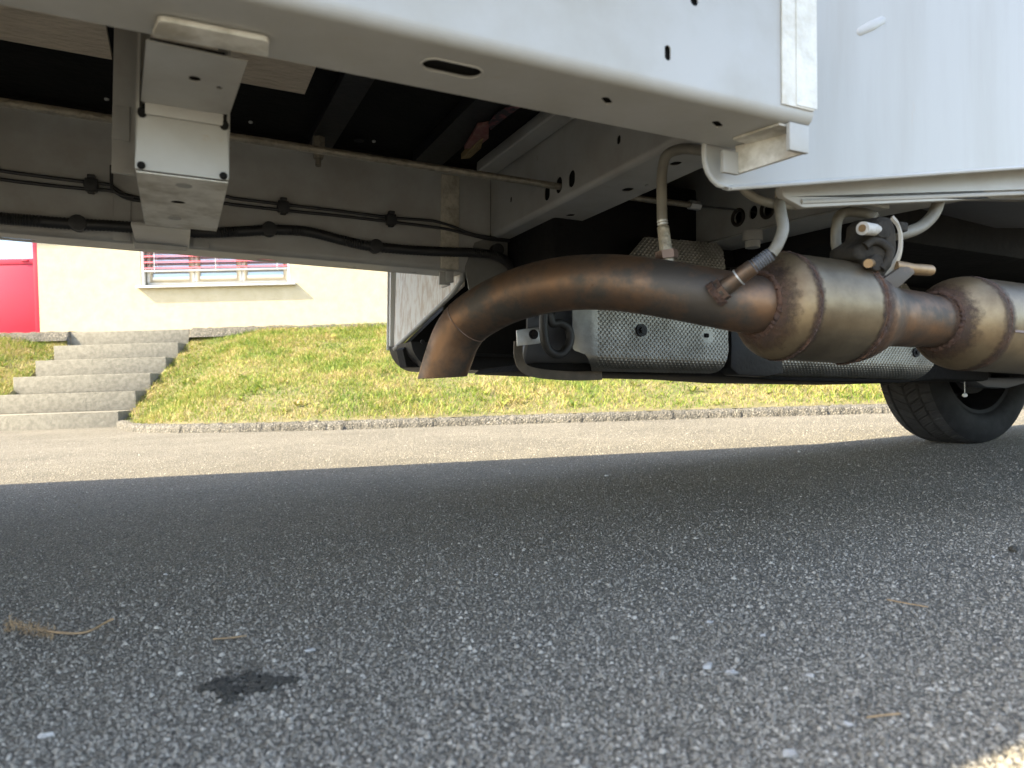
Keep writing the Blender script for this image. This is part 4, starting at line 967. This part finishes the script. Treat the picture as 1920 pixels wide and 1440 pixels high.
# black saddle between the shields and the tray below
sd_ = [hv(*q, TV+.012) for q in ((1368, 500), (1372, 650), (1370, 690), (1385, 703), (1440, 706), (1470, 700), (1466, 640), (1440, 600), (1420, 500))]
part(MB().prism(sd_, (0, .07, 0)), 'tank_saddle', 'blackplastic', bevel=.006)
by = [hv(*q, TV+.06) for q in ((985, 694), (1100, 699), (1360, 706), (1470, 714), (1690, 718), (1750, 712), (1760, 690), (1000, 680))]
part(MB().prism(by, (0, .3, 0)), 'tank_tray', 'black', bevel=.006)
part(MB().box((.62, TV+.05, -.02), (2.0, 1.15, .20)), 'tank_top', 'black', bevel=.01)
c = hd(1411, 452, 1.5); part(MB().tube([c+Vector((0,0,.02)), c, c+Vector((0,0,-.001)), c+Vector((0,0,-.014))], [.02, .02, .016, .015], 20), 'rubber_mount', 'paint_dark')

# --- brake pipes along the far rail, with clips
def onrail(px, py, off=.012): return hv(px, py, FV0-off)
top = [(-60, 311), (0, 320), (80, 331), (160, 341), (205, 346), (212, 350), (240, 366), (300, 374), (415, 368), (440, 372), (530, 383), (640, 396), (733, 408), (800, 413), (820, 416), (850, 425), (880, 437), (920, 445), (990, 451)]
bot = [(-60, 327), (0, 336), (80, 346), (160, 354), (210, 358), (240, 372), (300, 380), (415, 381), (440, 384), (530, 394), (640, 405), (733, 416), (800, 424), (840, 430), (880, 440), (920, 449), (990, 456)]
part(MB().tube(curve([onrail(*q) for q in top], 4), .0034, 8), 'brake_pipe', 'cable')
part(MB().tube(curve([onrail(*q) for q in bot], 4), .0034, 8), 'brake_pipe', 'cable')
part(MB().tube(curve([onrail(*q, .02) for q in ((209, 310), (209, 345), (212, 356), (225, 365), (250, 370))], 5), .0032, 8), 'brake_pipe', 'cable')
cl_me = None
for px, py in ((171, 347), (531, 388), (733, 412), (996, 453)):
    c = onrail(px, py, .013)
    if cl_me is None:
        mb = MB().box((-.011, -.008, -.012), (.011, .008, .012)).box((-.007, -.010, .012), (.007, .006, .019)).box((-.013, -.006, -.004), (.013, .004, .004)).box((-.006, -.010, -.017), (.006, .006, -.012))
        o = part(mb, 'pipe_clip', 'cable', bevel=.002); cl_me = o.data
        for v_ in cl_me.vertices: v_.co.z -= BASE
    else:
        o = bpy.data.objects.new('pipe_clip', cl_me); COL.objects.link(o); o.parent = tr
    o.location = c + Vector((0, 0, BASE))
# corrugated conduit
cd_ = [(-80, 402), (0, 409), (60, 414), (140, 420), (220, 424), (300, 431), (390, 436), (450, 434), (520, 431), (580, 435), (640, 450), (690, 461), (760, 468), (830, 472), (890, 474), (930, 480), (955, 495), (966, 515)]
pth = curve([onrail(*q, .016) for q in cd_[:-3]] + [hv(930, 480, FV0-.03), hv(955, 495, FV0-.03), hv(968, 520, FV0-.02)], 22)
part(MB().tube(pth, [.0118 if k % 2 else .0100 for k in range(len(pth))], 12), 'corrugated_conduit', 'cable', angle=60)
cm = None
for px, py in ((147, 420), (303, 431), (504, 431), (703, 463), (930, 470)):
    c = onrail(px, py, .012)
    if cm is None:
        o = part(MB().tube([(0, .006, 0), (0, -.016, 0)], .0155, 14), 'conduit_clip', 'cable', bevel=.002); cm = o.data
        for v_ in cm.vertices: v_.co.z -= BASE
    else: o = bpy.data.objects.new('conduit_clip', cm); COL.objects.link(o); o.parent = tr
    o.location = c+Vector((0, 0, BASE))
# grey gusset where the conduit dives through
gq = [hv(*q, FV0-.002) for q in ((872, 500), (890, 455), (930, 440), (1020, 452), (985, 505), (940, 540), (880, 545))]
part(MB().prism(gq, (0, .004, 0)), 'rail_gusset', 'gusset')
gq = [hv(*q, FV0-.02) for q in ((985, 504), (1022, 452), (1010, 455), (975, 500))]
part(MB().prism(gq, (0, .003, 0)), 'gusset_edge', 'paint_far')

# =================================================================== ROAD DETAIL
# stones standing proud of the asphalt in the near field
def chips(n, name):
    yy = .36*np.exp(rng.uniform(0, 1, n)**.85*math.log(5.4/.36)); xx = (rng.uniform(-1, 1, n))*(.80*yy+.12)
    s = rng.gamma(2.2, .00043, n)+.0008; s = np.minimum(s, .005)
    th = rng.uniform(0, np.pi, n); el = rng.uniform(.55, 1.0, n)
    base = np.array([(1,0,0),(.55,.75,0),(-.5,.8,0),(-1,.05,0),(-.45,-.8,0),(.6,-.7,0),(.35,.3,1),(-.4,.25,.95),(-.1,-.45,1.0)])
    fc = np.array([(0,1,6),(1,2,7),(1,7,6),(2,3,7),(3,4,8),(3,8,7),(4,5,8),(5,0,6),(5,6,8),(6,7,8)])
    P = np.repeat(base[None], n, 0)+rng.normal(0, .14, (n, 9, 3))
    hz = s*rng.uniform(.3, .7, n)
    X = P[...,0]*s[:,None]; Y = P[...,1]*(s*el)[:,None]; Z = np.where(np.arange(9) < 6, -.0008, P[...,2]*hz[:,None])
    c, si = np.cos(th)[:,None], np.sin(th)[:,None]
    V3 = np.stack([X*c-Y*si+xx[:,None], X*si+Y*c+yy[:,None], Z+.0004], 2).reshape(-1, 3)
    F3 = (fc[None]+(np.arange(n)*9)[:,None,None]).ravel()
    o = fast_mesh(name, V3, F3, 3, 'chips', road); o['kind'] = 'stuff'; return o
chips(165000, 'aggregate')
def pebble(px, py, size, mt, flat=.5, el=.7, label='', grp=None):
    g = gnd(px, py); mb = MB(); mb.ball((0, 0, 0), size, size*el, size*flat, 7, 4)
    ph = random.uniform(0, 6)
    mb.v = [(x*(1+.22*math.sin(3*x/size+ph)), y*(1+.2*math.cos(2.5*y/size+ph)), z*(1+.15*math.sin(4*x/size))) for x, y, z in mb.v]
    mb.v = [(x+random.gauss(0, size*.14), y+random.gauss(0, size*.12), z+random.gauss(0, size*.08)) for x, y, z in mb.v]
    o = mb.build('pebble', mt, angle=28); o.location = (g.x, g.y, size*flat*.55); o.rotation_euler = (0, 0, ph); tag(o, label, 'pebble', grp); return o
GP = 'loose pale chips on the shaded asphalt'; GL = 'small loose pale stone chip lying on the shaded asphalt'
for px, py, s_ in ((1325, 1252, .0075), (1370, 1264, .0075), (1518, 1269, .0055), (1330, 1168, .0050), (930, 1078 , .0042), (310, 1078, .0045), (580, 1222, .006), (85, 1382, .0065), (1480, 1418, .0075), (1590, 1360, .0055), (1862, 1045, .004), (1430, 1193, .004)):
    pebble(px, py, s_, 'pebble_p', .35, .6, GL, GP)
pebble(1498, 848, .006, 'pebble_p', .7, .9, 'tiny white pebble on the asphalt below the catalytic converter')
pebble(1137, 893, .007, 'pebble_p', .5, .35, 'white curled scrap of stone on the asphalt below the heat shield')
pebble(1900, 1034, .008, 'clump', .7, .8, 'small black stone on the asphalt below the front wheel')
# dry plant stalk with a fuzzy head
g0 = gnd(40, 1190); tw_ = empty('dry_stalk', g0); tag(tw_, 'dry brown plant stalk with fuzzy head lying on the asphalt', 'stalk')
def rel(px, py, z=0): q = gnd(px, py, z); return q-g0
pts = curve([rel(70, 1180, .006), rel(110, 1186, .006), rel(150, 1187, .005), rel(175, 1180, .006), rel(200, 1166, .007), rel(213, 1160, .009)], 5)
MB().tube(pts, [.0012+.0004*random.random() for _ in pts], 8).build('stem', 'twig', tw_, local=False)
mb = MB()
for _ in range(420):
    t_ = random.random(); c = rel(12+90*t_, 1176+12*t_+random.uniform(-6, 8), .004)+Vector((0, random.uniform(-.006, .006), random.uniform(-.002, .009)*(1.2-t_)))
    d = Vector((random.gauss(-.3, 1), random.gauss(0, 1), random.gauss(.3, .7))).normalized()*random.uniform(.003, .008)
    s_ = Vector((.0005, .0004, 0)); mb.add([c-s_, c+s_, c+d], [(0, 1, 2)])
mb.build('seed_head', 'twig', tw_, local=False, recalc=False)
# flattened dark dirt clump
g1_ = gnd(470, 1285); mb = MB(); n = 480
for _ in range(n):
    t_ = random.random(); cx = 385+175*t_; wv = 20*math.sin(math.pi*min(1, t_*1.25+.05))*.8+4; cy = 1294-20*t_+random.gauss(0, wv*.6); cx += random.gauss(0, 5)
    if abs(cx-455) < 34 and abs(cy-1286) < 4: continue
    if cx > 505 and abs(cy-1271+ (cx-505)*.02) < 5: continue
    q = gnd(cx, cy)-g1_; r_ = random.uniform(.0008, .0034)
    mb.ball((q.x, q.y, .0012+r_*.3), r_*1.4, r_*1.1, r_*.7, 5, 3)
cl = mb.build('dirt_clump', 'clump'); cl.location = g1_; tag(cl, 'flat dark crumbled dirt patch on the foreground asphalt', 'dirt')
# stray straws
for k, (a_, b_, c_) in enumerate((((1663, 1124), (1700, 1131), (1740, 1138)), ((400, 1198), (430, 1196), (462, 1192)), ((1625, 1345), (1655, 1341), (1688, 1338)))):
    o = MB().tube([gnd(*a_, .003), gnd(*b_, .004), gnd(*c_, .003)], .0008, 6).build('straw', 'twig'); tag(o, ('thin reddish straw on the asphalt below the wheel and converter', 'short pale straw on the asphalt between the dry stalk and dirt patch', 'short yellowish straw on the asphalt beside the sunlit corner')[k], 'straw', 'straws on the asphalt')
